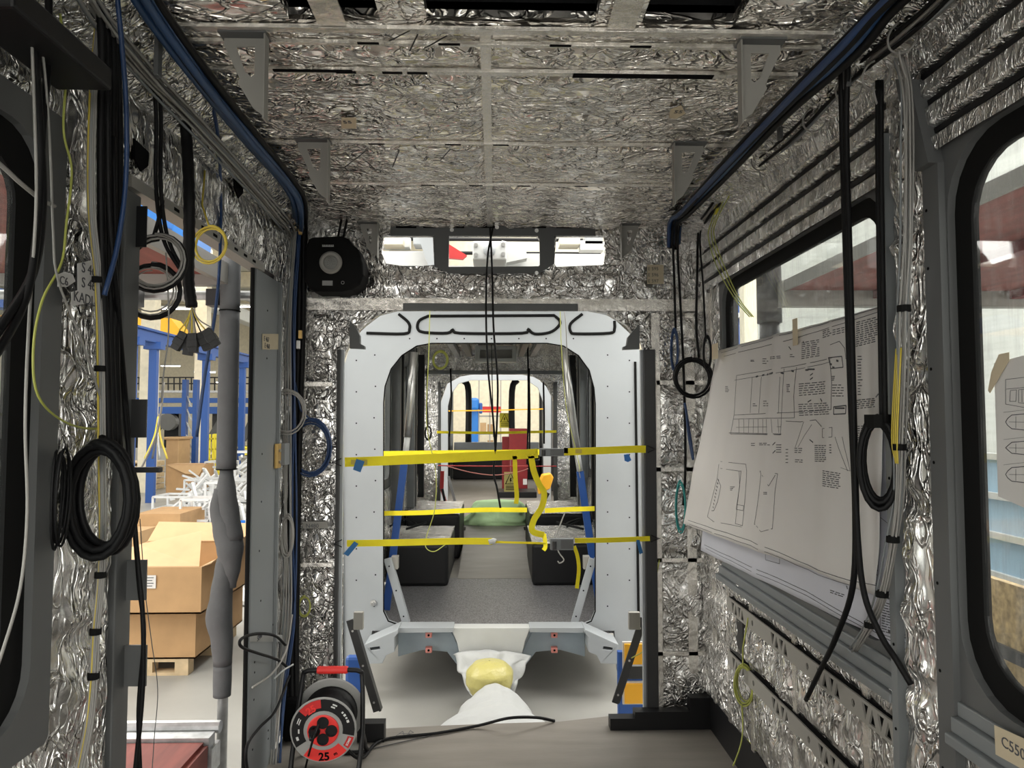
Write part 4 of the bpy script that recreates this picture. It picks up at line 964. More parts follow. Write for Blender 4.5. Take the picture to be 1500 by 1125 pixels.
loops('black_coil', 'big black cable coil hanging on the left column in front of the wire bundle', L(148, 730, .11), (.35, 1, 0), .118, .088, .0085, 'cable', 6, tail=[L(150, 640, .09), L(149, 655, .1)], sp=.009)
loops('black_coil', 'small tangled black coil at the left edge of the foil column', L(88, 730, .05), (1, .3, 0), .10, .04, .003, 'cable', 4)
MB().box(L(20, 10, .16), L(84, 100, .04)).build('junction_box', 'blackm', bevel=.006, label='flat black junction box at the very top left above the window', cat='box')

# doorway upper: coils, conduit with plugs
for k, (xa, xb) in enumerate(((226, 231), (233, 238))):
    cable('black_cable', 'black cable hanging in the doorway down to the ring coils, %s of a pair' % ('left', 'right')[k], [L(xa, 118, .05), L(xa + 3, 180, .05), pY(xa + 2, 260, 2.0), pY(xb + 2, 320, 2.0), pY(xb + 12, 360, 2.0), pY(264 + k * 4, 395, 2.0)], .006, 'cable')
loops('ring_coil', 'open black and grey ring coil hanging in the doorway, the upper one', pY(228, 384, 2.0), (.15, 1, .1), .075, .085, .0065, 'cable', 2, sp=.012, tail=[pY(238, 300, 2.0), pY(232, 325, 2.0)])
loops('ring_coil', 'open pale wire ring lying in the upper black ring coil', pY(229, 382, 1.99), (.15, 1, .1), .072, .080, .003, 'wire', 3, sp=.008)
loops('ring_coil', 'black ring coil hanging in the doorway, the lower one', pY(222, 425, 2.03), (-.1, 1, .1), .072, .070, .0075, 'cable', 1, sp=.012)
loops('ring_coil', 'thin pale wire loop inside the lower black ring coil', pY(221, 425, 2.03), (-.1, 1, .1), .064, .062, .0022, 'wire', 2)
cable('pale_wire', 'thin pale wire hanging straight below the ring coils', [pY(243, 370, 2.0), pY(247, 450, 2.0), pY(246, 500, 2.0), pY(240, 545, 2.0), pY(236, 590, 2.0)], .0022, 'wire', cat='wire')
g = thing('plug_harness', 'thick black corrugated conduit in the doorway ending in a fan of dark plugs', 'harness', pY(285, 520, 2.15))
cp = spline([L(268, 150, .05), L(273, 200, .04), pY(277, 280, 2.15), pY(277, 350, 2.15), pY(276, 410, 2.15), pY(281, 450, 2.15)], 8)
MB().tube(cp, [.0165 + .0015 * (i % 2) for i in range(len(cp))], 10).build('conduit', 'cable', g, smooth=True)
for k, (x, y, m) in enumerate(((262, 485, 'ytape'), (268, 492, 'ytape'), (275, 497, 'wire'), (281, 498, 'ytape'), (288, 495, 'wire'), (296, 490, 'cable'), (303, 486, 'ytape'), (310, 480, 'wire'))):
    MB().tube(spline([pY(281, 449, 2.15), pY(281 + (x - 281) * .35, 468, 2.15), pY(x, y, 2.14)], 4), .0022, 5).build('lead', m, g)
for k, (x, y, r_) in enumerate(((263, 500, .5), (277, 507, .15), (283, 503, -.05), (300, 500, -.4), (310, 495, -.6))):
    p = pY(x, y, 2.13 + .01 * (k % 2)); d = V((-sin(r_), 0, -cos(r_)))
    MB().bar(p - d * .03, p + d * .028, .026, .02, up=(0, 1, 0)).bar(p - d * .01, p + d * .012, .030, .024, up=(0, 1, 0)).build('plug', 'grey_d', g, bevel=.002)
cable('blue_cable', 'long dark blue cable hanging through the doorway down past the rack', [pX(306, 132, -.87), pX(318, 190, -.9), pY(323, 270, 2.55), pY(322, 380, 2.5), pY(315, 460, 2.45), pY(300, 550, 2.42), pY(288, 640, 2.4)], .0062, 'blue_c')
loops('yellow_wire_loop', 'loose yellow wire loops hanging below the door header', pY(308, 358, 2.3), (.2, 1, .1), .058, .056, .0032, 'ytape', 3, tail=[L(300, 250, .03), L(296, 300, .04)], sp=.01, cat='wire coil')

# far left corner beside the hinge post
def col_bundle(x0, x1, n, ms, r, label, group, y0=330, y1=1120, Y=3.42):
    for k in range(n):
        x = x0 + (x1 - x0) * k / max(1, n - 1); w1 = 3 * sin(k * 2.1)
        cable('corner_wire', label, [pY(x + 8 + w1, y0, Y), pY(x + w1, 460, Y), pY(x + w1 * .4, 600, Y), pY(x - w1 * .6, 760, Y), pY(x + w1 * .8, 900, Y), pY(x - 14 + w1, 1010, Y - .05), pY(x - 22 + w1 * .3, y1, Y - .22)], r, ms[k % len(ms)], group, 'wire')
col_bundle(411, 426, 7, ['wire', 'grey_l', 'wire', 'wire'], .0045, 'pale wire running down the corner behind the hinge post', 'pale corner wires by the hinge post')
col_bundle(427, 433, 3, ['blue_c'], .005, 'pale blue wire running down the left corner to the reel', 'blue corner wires by the hinge post', Y=3.43)
for k, (x, r) in enumerate(((438, .017), (444, .015), (417, .009), (423, .008), (431, .010), (434, .012))):
    cable('black_cable', 'thick black cable going down the dark left corner', [pY(x, 290, 3.46), pY(x + 1, 400, 3.48), pY(x - 1, 520, 3.5), pY(x - 5, 640, 3.5), pY(x - 8, 800, 3.5), pY(x - 10, 960, 3.48), pY(x - 8, 1060, 3.42)], r, 'cable', 'thick black cables in the left corner')
loops('pale_coil', 'pale wire coil against the hinge post above the brass hinge', pY(421, 603, 3.38), (.1, 1, 0), .098, .082, .0035, 'wire', 3, cat='wire coil')
loops('blue_coil', 'dark blue cable coil on the left foil pillar', pY(455, 655, 3.50), (.1, 1, 0), .128, .095, .005, 'blue_c', 4, tail=[pY(432, 560, 3.46), pY(440, 600, 3.48)])
loops('pale_coil', 'narrow hanging pale wire coil low in the left corner', pY(421, 785, 3.40), (.3, 1, 0), .092, .030, .004, 'wire', 5, cat='wire coil')
loops('green_coil', 'small yellow green wire coil near the foot of the left pillar', pY(446, 888, 3.52), (.1, 1, 0), .045, .028, .003, 'wire_y', 3, cat='wire coil')
cable('black_loop', 'black cable loop sticking out across the post above the S846 mark', [pY(422, 978, 3.35), L(405, 966, .04), L(378, 957, .05), L(356, 949, .06), L(351, 940, .06), L(360, 932, .06), L(382, 928, .05), L(404, 932, .04), pY(418, 945, 3.3)], .006, 'cable')
cable('black_cable', 'black cable curving down the hinge post to the floor', [pY(424, 990, 3.35), L(404, 1040, .05), L(380, 1066, .06), L(362, 1092, .06), L(362, 1125, .06), L(372, 1150, .05)], .006, 'cable')
cable('pale_wire', 'pale blue wire with a white tip hooking left near the floor', [pY(428, 900, 3.4), pY(420, 950, 3.35), L(400, 985, .05), L(370, 1007, .06)], .0045, 'wire', cat='wire')
cable('pale_wire', 'short white wire end pointing up right beside the reel', [pY(402, 994, 3.2), pY(415, 982, 3.2), pY(430, 973, 3.22)], .004, 'white', cat='wire')
for k, (x, y) in enumerate(((440, 338), (440, 490), (437, 505))):
    p = pY(x, y, 3.42); MB().box(p + V((-.008, -.008, -.02)), p + V((.008, .008, .02))).build('wire_lug', 'gold' if k < 2 else 'steel', bevel=.002, label=('brass coloured lug high in the left corner', 'brass coloured lug on the corner wires, the lower one', 'shiny metal crimp below the brass coloured lug')[k], cat='lug')
MB().box((-.99, 3.40, .0), (-.88, 3.52, .20)).build('black_bag', 'blackf', bevel=.02, label='soft black bundle on the floor behind the reel', cat='bundle')

# in front of the portal
cable('black_cable', 'left one of two black cables hanging from the header down the middle of the picture', [pY(722, 334, 3.5), pY(714, 380, 3.5), pY(712, 460, 3.5), pY(715, 540, 3.52), pY(722, 610, 3.52), pY(726, 662, 3.54)], .0052, 'cable')
cable('black_cable', 'right one of two black cables hanging from the header down the middle of the picture', [pY(718, 334, 3.5), pY(721, 400, 3.5), pY(723, 480, 3.5), pY(729, 560, 3.52), pY(727, 640, 3.53), pY(723, 690, 3.54), pY(728, 715, 3.54), pY(733, 744, 3.54)], .0052, 'cable')
cable('thin_wire', 'thin dark wire between the two middle hanging cables', [pY(720, 505, 5.4), pY(721, 560, 5.4), pY(723, 640, 5.4)], .004, 'cable', cat='wire')
cable('pale_wire', 'thin greenish wire hanging left of the middle, curling at its end', [pY(630, 440, 4.4), pY(628, 520, 4.4), pY(625, 620, 4.5), pY(638, 690, 4.6), pY(637, 745, 4.7), pY(625, 785, 4.8), pY(624, 802, 4.8), pY(636, 808, 4.8), pY(652, 798, 4.8)], .003, 'wire_y', cat='wire')
cable('pale_wire', 'thin greenish wire pair hanging right of the middle', [pY(820, 444, 4.4), pY(823, 520, 4.4), pY(830, 600, 4.5), pY(845, 665, 4.6), pY(850, 690, 4.6)], .0025, 'wire_y', cat='wire')
cable('pale_wire', 'thin greenish wire on the right strung from the arch over the prop pole', [pY(824, 440, 4.4), pY(829, 480, 4.4), pY(832, 560, 4.6), pY(838, 640, 4.8), pY(850, 700, 5.0)], .003, 'wire', cat='wire')
cable('pale_wire', 'pale hooked wire end in front of the right seat boxes', [pY(830, 745, 5.4), pY(822, 765, 5.4), pY(814, 790, 5.4), pY(818, 808, 5.4), pY(826, 820, 5.4), pY(820, 825, 5.4), pY(817, 822, 5.4)], .005, 'wire', cat='wire')
loops('green_coil', 'bright yellow green wire coil hung inside the portal at upper left', pY(645, 527, 6.2), (.1, 1, 0), .075, .062, .006, 'wire_y', 4, cat='wire coil')
loops('black_coil', 'small black wire loop hanging inside the portal at left', pY(627, 634, 6.4), (.1, 1, 0), .058, .026, .006, 'cable', 2, tail=[pY(625, 540, 6.4), pY(626, 600, 6.4)])
for k, (x, y0, y1) in enumerate(((660, 540, 640), (773, 500, 680), (775, 540, 690), (796, 560, 650), (866, 600, 700))):
    cable('black_cable', 'black cable hanging inside the farther cars', [pY(x, y0, 9.4), pY(x + 1, (y0 + y1) / 2, 9.4), pY(x - 2 + k, y1, 9.4)], .012, 'cable', 'black cables hanging inside the farther cars')
for sx, xx in ((-1, 590), (1, 850)):
    cable('floor_cables', 'black cable snarl on the %s seat boxes beyond the portal' % ('left' if sx < 0 else 'right'), [pY(xx - 20, 772, 6.8), pY(xx, 760, 6.9), pY(xx + 20 * -sx, 768, 6.8), pY(xx + 5, 775, 6.7), pY(xx + 35 * -sx, 765, 6.8)], .011, 'cable')

# right corner
cable('black_cable', 'black cable hanging in the right corner ending above the blue coil', [pX(1003, 305, .93), pY(987, 340, 3.48), pY(988, 420, 3.5), pY(990, 490, 3.52)], .0062, 'cable')
cable('black_cable', 'long black cable in the right corner running down to the teal loop', [pX(1008, 300, .93), pY(993, 345, 3.46), pY(997, 450, 3.5), pY(1002, 560, 3.5), pY(1004, 680, 3.5), pY(1001, 740, 3.5)], .0065, 'cable')
cable('black_cable', 'black cable in the right corner that forms the ring coil', [pX(1040, 295, .98), pY(1024, 330, 3.40), pY(1021, 420, 3.42), pY(1020, 480, 3.42), pY(1024, 524, 3.42)], .0062, 'cable')
cable('black_cable', 'thin black cable leading to the narrow coil beside the window', [pX(1045, 295, .98), pY(1026, 340, 3.38), pY(1030, 420, 3.35), pY(1034, 500, 3.30)], .0045, 'cable')
loops('ring_coil', 'round black ring coil hanging in the right corner beside the drawing', pY(1015, 553, 3.38), (.05, 1, 0), .088, .084, .0058, 'cable', 3, sp=.007)
loops('narrow_coil', 'narrow black coil hanging at the window edge above the drawing', pY(1036, 515, 3.26), (.4, 1, 0), .072, .016, .0045, 'cable', 3)
loops('blue_coil', 'narrow blue wire coil hanging on the right pillar', pY(988, 512, 3.50), (.5, 1, 0), .098, .016, .005, 'blue_c', 4)
cable('blue_cable', 'short blue cable hanging below the ring coil', [pY(1003, 590, 3.48), pY(1008, 620, 3.48), pY(1014, 660, 3.46), pY(1015, 672, 3.46), pY(1009, 640, 3.47), pY(1005, 600, 3.48)], .006, 'blue_c')
loops('teal_loop', 'teal wire loop sticking out from behind the drawing at its lower left', pY(997, 742, 3.44), (.5, 1, 0), .115, .022, .004, 'teal', 3, cat='wire coil')
for k, dx in enumerate((0, 6, 11)):
    cable('yellow_green_wire', 'yellow green earth wire swinging from the trunk to the window glass', [pX(1058 + dx, 285, .97), pX(1042 + dx * .6, 325, .96), pX(1038 + dx * .8, 350, .96), pX(1052 + dx, 395, .97), pX(1078 + dx * .6, 440, .98), pX(1098 + dx * .5, 464, 1.0)], .0024, 'wire_y', 'yellow green wires at the right window corner', 'wire')
p = pX(1050, 302, .97); MB().prism([p + V((0, -.03, .03)), p + V((0, .03, .025)), p + V((0, .035, -.03)), p + V((0, -.02, -.035))], [], (-.002, 0, 0)).build('wire_tag', 'yellow', label='yellow paper tag on the wires at the right trunk end', cat='tag')

# long hanging cables on the right
cable('black_cable', 'long black cable down the drawing curving left at its lower end', [pX(1232, 85, .93), pX(1234, 200, .95), pX(1240, 400, .95), pX(1247, 600, .95), pX(1253, 750, .95), pX(1249, 860, .95), pX(1224, 935, .96), pX(1200, 985, .99), pX(1181, 1025, 1.02)], .0082, 'cable')
cable('black_cable', 'long black cable down the drawing curving right to the window post', [pX(1242, 85, .92), pX(1240, 200, .94), pX(1246, 420, .94), pX(1252, 650, .94), pX(1256, 780, .94), pX(1266, 870, .95), pX(1290, 930, .97), pX(1312, 965, 1.0), pX(1335, 1003, 1.02)], .0078, 'cable')
for k, dx in enumerate((0, 5)):
    cable('black_cable', 'black cable leading down to the oval coil on the right, %s of a pair' % ('left', 'right')[k], [pX(1286 + dx, 118, .98), pX(1286 + dx, 250, .98), pX(1289 + dx, 450, .98), pX(1292 + dx, 620, .97)], .0065, 'cable')
loops('oval_coil', 'long oval black cable coil hanging over the right side of the drawing', pX(1287, 677, .965), (.7, 1, 0), .105, .040, .0072, 'cable', 6, sp=.008, tie='black')
pb = [pX(1318, 85, .99), pX(1328, 130, .99), pX(1330, 220, .99), pX(1328, 350, .99), pX(1324, 452, .99), pX(1322, 540, .99), pX(1318, 655, .99), pX(1316, 730, .99), pX(1308, 790, .99), pX(1292, 870, .99), pX(1275, 915, 1.0), pX(1252, 953, 1.02)]
bundle('pale_wire', 'one of the pale wires hanging in the bundle by the window post on the right', pb, .0026, ['wire', 'wire', 'wire', 'grey_l'], 8, .013, 'pale wires by the right window post', axis=V((0, 1, 0)), cat='wire', jit=.007)
for k in range(4):
    cable('yellow_wire', 'yellow wire section within the pale bundle on the right', [pb[5] + V((-.008, -.01 + k * .007, .05)), pb[6] + V((-.012, -.012 + k * .008, .03)), pb[6] + V((-.008, -.004 + k * .003, -.04))], .0019, 'ytape', 'yellow wire sections in the right bundle', 'wire')
for k, i in enumerate((4, 6, 8, 9, 10)):
    MB().cyl(pb[i] - V((0, 0, .008)), pb[i] + V((0, 0, .008)), .0155, 10).build('tape_wrap', 'black', label='black tape band round the right wire bundle, %s from the top' % ('first', 'second', 'third', 'fourth', 'fifth')[k], cat='tape')
loops('green_coil', 'yellow green wire coil hanging low on the right foil wall', pX(1090, 1003, 1.02), (.8, 1, 0), .075, .036, .0032, 'wire_y', 5, cat='wire coil', tail=[pX(1096, 905, 1.03), pX(1088, 950, 1.02)])
cable('yellow_green_wire', 'yellow green wire tail running from the low coil to the floor', [pX(1087, 1030, 1.02), pX(1088, 1070, 1.02), pX(1084, 1095, 1.0), pX(1074, 1122, .97)], .003, 'wire_y', cat='wire')
for k in range(3):
    cable('yellow_green_wire', 'yellow green wire lying along the top of the right black upstand', [V((XR - .004 + k * .004, 3.45, .172)), V((XR - .002 + k * .004, 2.9, .17)), V((XR + .002 - k * .004, 2.3, .172)), V((XR - .004 + k * .004, 1.4, .17))], .004, ['wire_y', 'ytape', 'grey_l'][k], 'wires on top of the right black upstand', 'wire')
cable('pale_wire', 'thin pale wire hanging from the right strut across the yellow panel', [pY(966, 820, 3.55), pY(955, 880, 3.6), pY(950, 930, 3.7), pY(944, 952, 3.8), pY(925, 964, 3.82)], .003, 'wire_y', cat='wire')

# ================================================================== yellow straps
def strap(pts, wd, label, parts=None, m='strap', group=None):
    """flat webbing between points, wide upright"""
    g = thing('yellow_strap', label, 'strap', pts[len(pts) // 2])
    mb = MB(); s_ = spline(pts, 5); U = []
    for i, p in enumerate(s_):
        d = (s_[min(i + 1, len(s_) - 1)] - s_[max(i - 1, 0)]).normalized(); n_ = V((0, 1, 0)); u = d.cross(n_).normalized() * wd / 2; U.append((p - u, p + u))
    vs = [q for u in U for q in u] + [q + V((0, .003, 0)) for u in U for q in u]; N = len(U) * 2; fs = []
    for i in range(len(U) - 1):
        a = 2 * i; fs += [(a, a + 2, a + 3, a + 1), (N + a, N + a + 1, N + a + 3, N + a + 2), (a, N + a, N + a + 2, a + 2), (a + 1, a + 3, N + a + 3, N + a + 1)]
    fs += [(0, 1, N + 1, N), (N - 2, 2 * N - 2, 2 * N - 1, N - 1)]
    mb.add(vs, fs).build('webbing', m, g); return g
def hook(g, p, sx):
    MB().tube([p + V((0, 0, .018)), p + V((sx * .03, 0, .004)), p + V((sx * .05, .01, 0)), p + V((sx * .03, 0, -.004)), p + V((0, 0, -.018))], .0028, 6).build('wire_hook', 'blackm', g)
def ratchet(g, p, q, h):
    o = MB().box(p + V((0, -.012, -h / 2)), q + V((0, .012, h / 2))).build('ratchet', 'grey_l', g, bevel=.003)
    MB().cyl(p + V((.02, -.018, h * .4)), p + V((.02, -.018, -h * .4)), .010, 10).build('spool', 'grey_d', o)
    MB().box(p.lerp(q, .45) + V((0, -.018, -h * .4)), q + V((-.005, -.012, h * .4))).build('lever', 'grey', o)
S = lambda x, y, Y=3.53: pY(x, y, Y)
g = strap([S(505, 677), S(560, 675), S(650, 671), S(740, 667), S(788, 664)], .046, 'wide yellow ratchet strap across the arch, upper front one with a crossed stitch patch')
hook(g, S(500, 677), -1)
p = S(526, 677, 3.527); MB().prism([p + V((-.04, 0, -.012)), p + V((.04, 0, -.014)), p + V((.04, 0, .012)), p + V((-.04, 0, .012))], [], (0, .001, 0)).build('stitch_patch', 'ytape', g)
ratchet(g, S(790, 663), S(826, 662), .036)
MB().box(S(826, 664), S(832, 656) + V((0, .01, 0))).build('sleeve', 'blackm', g)
g = strap([S(826, 662), S(880, 660), S(930, 658), S(946, 658)], .036, 'yellow strap right of the ratchet, running to the right jamb')
hook(g, S(948, 658), 1)
MB().box(S(843, 664, 3.527), S(852, 658, 3.53)).build('stitch_patch', 'ytape', g)
strap([G(562, 665, 5.05), G(640, 664, 5.05), G(740, 663, 5.05), G(800, 662, 5.05)], .040, 'second yellow strap behind the upper front one, stretched at the portal')
g = strap([S(778, 668), S(782, 690), S(790, 710), S(797, 722), S(794, 742), S(782, 762), S(780, 778), S(797, 784)], .030, 'loose yellow strap end hanging from the ratchet and curling at the bottom')
strap([S(754, 668), S(755, 700), S(757, 725), S(756, 738)], .022, 'short yellow strap end hanging straight down beside the curling one')
g = strap([S(508, 796), S(580, 795), S(660, 793), S(716, 793), S(722, 794)], .032, 'yellow ratchet strap across the arch, lower left part')
hook(g, S(501, 796), -1)
MB().tube([S(716, 794), S(724, 792), S(727, 790)], [.012, .014, .004], 8).build('knot', 'white', g)
strap([S(726, 794), S(760, 795), S(800, 796)], .010, 'thin yellow strap section between the lower left strap and its ratchet')
g = strap([S(842, 792), S(900, 791), S(952, 789)], .024, 'yellow strap from the lower ratchet to the right jamb')
ratchet(g, S(806, 798), S(840, 796), .05); hook(g, S(953, 789), 1)
strap([S(841, 800), S(846, 815), S(848, 835), S(845, 862)], .018, 'short yellow strap end hanging from the lower ratchet')
strap([G(797, 782, 5.3), G(799, 800, 5.3), G(796, 806, 5.3)], .03, 'yellow strap tip hanging in front of the right foil topped box')
strap([G(562, 752, 5.24), G(620, 751, 5.24), G(700, 747, 5.24), G(772, 747, 5.24)], .034, 'yellow strap across the lower part of the portal opening, left section')
strap([G(798, 748, 5.24), G(840, 746, 5.24), G(873, 745, 5.24)], .034, 'yellow strap across the lower part of the portal opening, right section')
strap([pY(640, 633, 9.85), pY(720, 634, 9.85), pY(815, 632, 9.85)], .035, 'far yellow strap across the second arch, seen above the near straps')
strap([pY(657, 602, 11.5), pY(720, 601, 11.5), pY(797, 599, 11.5)], .018, 'thin orange red tape stretched across the far portal', m='orange')
cable('red_line', 'thin red and white line stretched across the second arch', [pY(642, 682, 9.8), pY(720, 683, 9.8), pY(815, 683, 9.8)], .008, 'red', cat='line')
cable('red_line', 'sagging red and white line below the stretched one', [pY(655, 683, 9.75), pY(690, 692, 9.75), pY(725, 696, 9.75), pY(760, 691, 9.75), pY(775, 686, 9.75)], .007, 'pink', cat='line')
for k, pts in enumerate((((522, 672), (534, 676), (528, 692), (517, 688)), ((519, 793), (525, 797), (510, 815), (503, 811)), ((914, 666), (921, 665), (925, 674), (920, 677), (915, 675)), ((932, 791), (937, 791), (942, 810), (937, 812)))):
    MB().prism([S(x, y, 3.50 + (.03 if k > 1 else 0) * 0) for x, y in pts], [], (0, .002, 0)).build('blue_tape', 'btape' if k < 2 or k == 3 else 'blue_l', label='blue tape flag on the %s yellow strap, %s side' % (('upper', 'lower', 'upper', 'lower')[k], ('left', 'left', 'right', 'right')[k]), cat='tape')

# ================================================================== drawings on the right window
def bil(C, s, t): return (C[0] * (1 - s) + C[1] * s) * (1 - t) + (C[3] * (1 - s) + C[2] * s) * t
class Sheet:
    """a hanging sheet of paper; px corners TL TR BR BL with their wall distance"""
    def __init__(s, corners, wave, seed, folds):
        s.px = [V((c[0], c[1])) for c in corners]; s.C = [pX(c[0], c[1], c[2]) for c in corners]; s.wave = wave; s.seed = seed; s.folds = folds
    def uv(s, x, y):
        # inverse of the flat projection, so that print lands where the sheet shows it
        a, b = .5, .5
        def pr(a, b):
            q = bil(s.C, a, b) - CAM; d = q.dot(FW); return 750 + FPX * q.dot(RT) / d, 562.5 - FPX * q.dot(UP) / d
        for _ in range(9):
            X0, Y0 = pr(a, b); e = 1e-4; Xa, Ya = pr(a + e, b); Xb, Yb = pr(a, b + e)
            j = ((Xa - X0) / e, (Xb - X0) / e, (Ya - Y0) / e, (Yb - Y0) / e); det = j[0] * j[3] - j[1] * j[2]
            dx, dy = x - X0, y - Y0; a += (j[3] * dx - j[1] * dy) / det; b += (-j[2] * dx + j[0] * dy) / det
        return a, b
    def at(s, u, v, off=0):
        p = bil(s.C, u, v); w_ = 0
        w_ += s.wave * noise.noise(V((u * 3, v * 2.2, s.seed))) * (.3 + .7 * v)
        for f, a in s.folds: w_ += a * max(0, 1 - abs(u - f - .04 * v) / .05)
        w_ += .004 * noise.noise(V((u * 9, v * 6, s.seed + 4)))
        return p + V((-w_ - off, 0, 0))
def drawing(name, label, sheet, m, features, nm='printed_drawing'):
    mb = MB().grid(lambda u, v: sheet.at(u, v), 70, 46)
    ink = mb.slot(1)
    def ln(a, b, wd=.0011, n=1):
        wd *= 1.55
        ua, ub = V(sheet.uv(*a)), V(sheet.uv(*b)); n = max(1, int((V(a) - V(b)).length / 14))
        pts = [sheet.at(*(ua.lerp(ub, k / n)), off=.0012) for k in range(n + 1)]
        for p, q in zip(pts, pts[1:]):
            d = (q - p); 
            if d.length < 1e-6: continue
            t = d.normalized().cross(V((1, 0, 0))).normalized() * wd / 2
            ink.add([p - t, q - t, q + t, p + t], [(0, 1, 2, 3)])
    features(ln)
    return mb.build(name, [m, 'ink'], smooth=True, solid=.0006, label=label, cat='drawing')
def slope(x): return -.25 * 0
def poly(ln, pts, wd=.001, close=False):
    for a, b in zip(pts, pts[1:] + (pts[:1] if close else [])):
        ln(a, b, wd)
def block(ln, x0, y0, x1, y1, sl, rows, wd=.0016, dash=(5, 2), seed=0):
    rnd = random.Random(int(x0 * 7 + y0))
    for r in range(rows):
        y = y0 + (y1 - y0) * (r + .5) / rows; x = x0
        while x < x1 - 2:
            e = min(x1, x + dash[0] * (.6 + .8 * rnd.random())); ln((x, y + sl * (x - x0)), (e, y + sl * (e - x0)), wd); x = e + dash[1]
def feat_main(ln):
    poly(ln, [(1060, 522), (1150, 500), (1303, 452)], .0012); poly(ln, [(1056, 517), (1301, 447)], .0010)
    poly(ln, [(1008, 762), (1100, 792), (1195, 835), (1245, 850), (1288, 858)], .0012); poly(ln, [(1010, 768), (1100, 799), (1195, 842), (1245, 857)], .001)
    # long body section of the vehicle
    poly(ln, [(1082, 550), (1165, 536), (1220, 524)], .0011); poly(ln, [(1079, 557), (1160, 543), (1217, 530)], .001)
    poly(ln, [(1078, 605), (1072, 636), (1142, 637), (1150, 540)], .0011); poly(ln, [(1082, 550), (1078, 605)], .0011)
    for x in (1104, 1117, 1145): poly(ln, [(x, 552), (x - 4, 605)], .0009)
    poly(ln, [(1078, 608), (1160, 604), (1218, 600)], .0011); poly(ln, [(1076, 614), (1162, 612)], .001); poly(ln, [(1080, 626), (1143, 625)], .0009)
    for x in range(1084, 1142, 7): ln((x, 614), (x, 634), .0008)
    poly(ln, [(1070, 634), (1143, 636)], .0016)
    poly(ln, [(1167, 538), (1163, 580), (1162, 612)], .0013); poly(ln, [(1216, 524), (1219, 560), (1218, 600)], .0012)
    poly(ln, [(1217, 505), (1230, 500), (1238, 510), (1240, 526)], .001); poly(ln, [(1202, 628), (1220, 626), (1220, 640), (1202, 641)], .001, True)
    poly(ln, [(1222, 596), (1240, 594), (1240, 606), (1222, 607)], .0022, True); poly(ln, [(1224, 598), (1238, 598)], .003)
    poly(ln, [(1150, 617), (1170, 618), (1190, 615), (1200, 625)], .0012)
    for x, y in ((1109, 552), (1118, 550), (1125, 549), (1130, 548), (1134, 547)): ln((x, y), (x + 3, y - 1), .004)
    for x, y in ((1180, 542), (1183, 541), (1187, 541)): ln((x, y), (x + 4, y), .0035)
    for x, y in ((1216, 533), (1220, 538), (1226, 528), (1146, 546), (1160, 543)): ln((x, y), (x + 3, y + 1), .004)
    poly(ln, [(1214, 524), (1234, 522), (1236, 538), (1218, 540)], .0018, True)
    for a, b in (((1176, 500), (1178, 503)), ((1156, 508), (1159, 512)), ((1186, 550), (1189, 547)), ((1186, 556), (1189, 553)), ((1182, 589), (1186, 586)), ((1199, 584), (1202, 588)), ((1133, 652), (1136, 648)), ((1133, 664), (1136, 660)), ((1182, 644), (1186, 648)), ((1285, 582), (1289, 577)), ((1301, 466), (1306, 460))): ln(a, b, .0022)
    # blocks of table text
    block(ln, 1174, 501, 1197, 527, -.2, 9); block(ln, 1171, 561, 1208, 581, -.1, 6); block(ln, 1169, 591, 1215, 610, -.05, 6); block(ln, 1188, 651, 1210, 677, .02, 9)
    block(ln, 1203, 688, 1231, 713, .15, 8); block(ln, 1254, 471, 1286, 509, -.25, 12); block(ln, 1255, 585, 1284, 600, -.1, 5); block(ln, 1255, 623, 1275, 646, -.05, 7)
    block(ln, 1203, 484, 1218, 496, -.25, 4); block(ln, 1220, 482, 1236, 492, -.25, 3); block(ln, 1257, 520, 1265, 580, 0, 14, dash=(5, 9)); block(ln, 1220, 562, 1236, 582, 0, 5)
    block(ln, 1219, 550, 1224, 558, 0, 3); block(ln, 1153, 562, 1158, 575, 0, 5, dash=(4, 2)); block(ln, 1118, 524, 1126, 534, 0, 3); block(ln, 1130, 522, 1146, 527, -.1, 2); block(ln, 1102, 527, 1107, 530, 0, 2)
    block(ln, 1158, 518, 1164, 524, 0, 2); block(ln, 1062, 565, 1068, 575, 0, 4); block(ln, 1104, 590, 1110, 596, 0, 2); block(ln, 1120, 586, 1130, 596, 0, 3)
    block(ln, 1102, 648, 1107, 654, 0, 2); block(ln, 1113, 648, 1130, 653, 0, 2); block(ln, 1137, 650, 1143, 664, 0, 4); block(ln, 1149, 656, 1152, 680, 0, 5, dash=(4, 9)); block(ln, 1161, 655, 1173, 664, .05, 3); block(ln, 1162, 672, 1173, 678, .05, 2)
    block(ln, 1216, 650, 1219, 665, 0, 4, dash=(4, 9)); block(ln, 1070, 712, 1077, 719, 0, 3); block(ln, 1121, 720, 1125, 725, 0, 2)
    # outlines of panels, lower left
    poly(ln, [(1055, 676), (1093, 680), (1094, 690), (1089, 770), (1078, 767), (1086, 690), (1082, 690), (1055, 686)], .0011)
    poly(ln, [(1052, 680), (1050, 700), (1040, 740), (1036, 757), (1046, 764), (1088, 772)], .0010)
    poly(ln, [(1051, 702), (1057, 712), (1052, 735), (1046, 748), (1042, 748)], .0014)
    for k in range(9): ln((1051 - k * .9, 702 + k * 5), (1053 - k, 704 + k * 5), .003)
    poly(ln, [(1083, 690), (1084, 712), (1080, 740)], .0013); poly(ln, [(1080, 739), (1090, 741), (1089, 748), (1079, 746)], .001, True)
    poly(ln, [(1114, 690), (1138, 694), (1134, 720), (1130, 775), (1106, 768), (1110, 740), (1116, 694)], .0011, True); poly(ln, [(1118, 696), (1127, 712), (1135, 696)], .001)
    poly(ln, [(1110, 770), (1118, 779), (1126, 776)], .001)
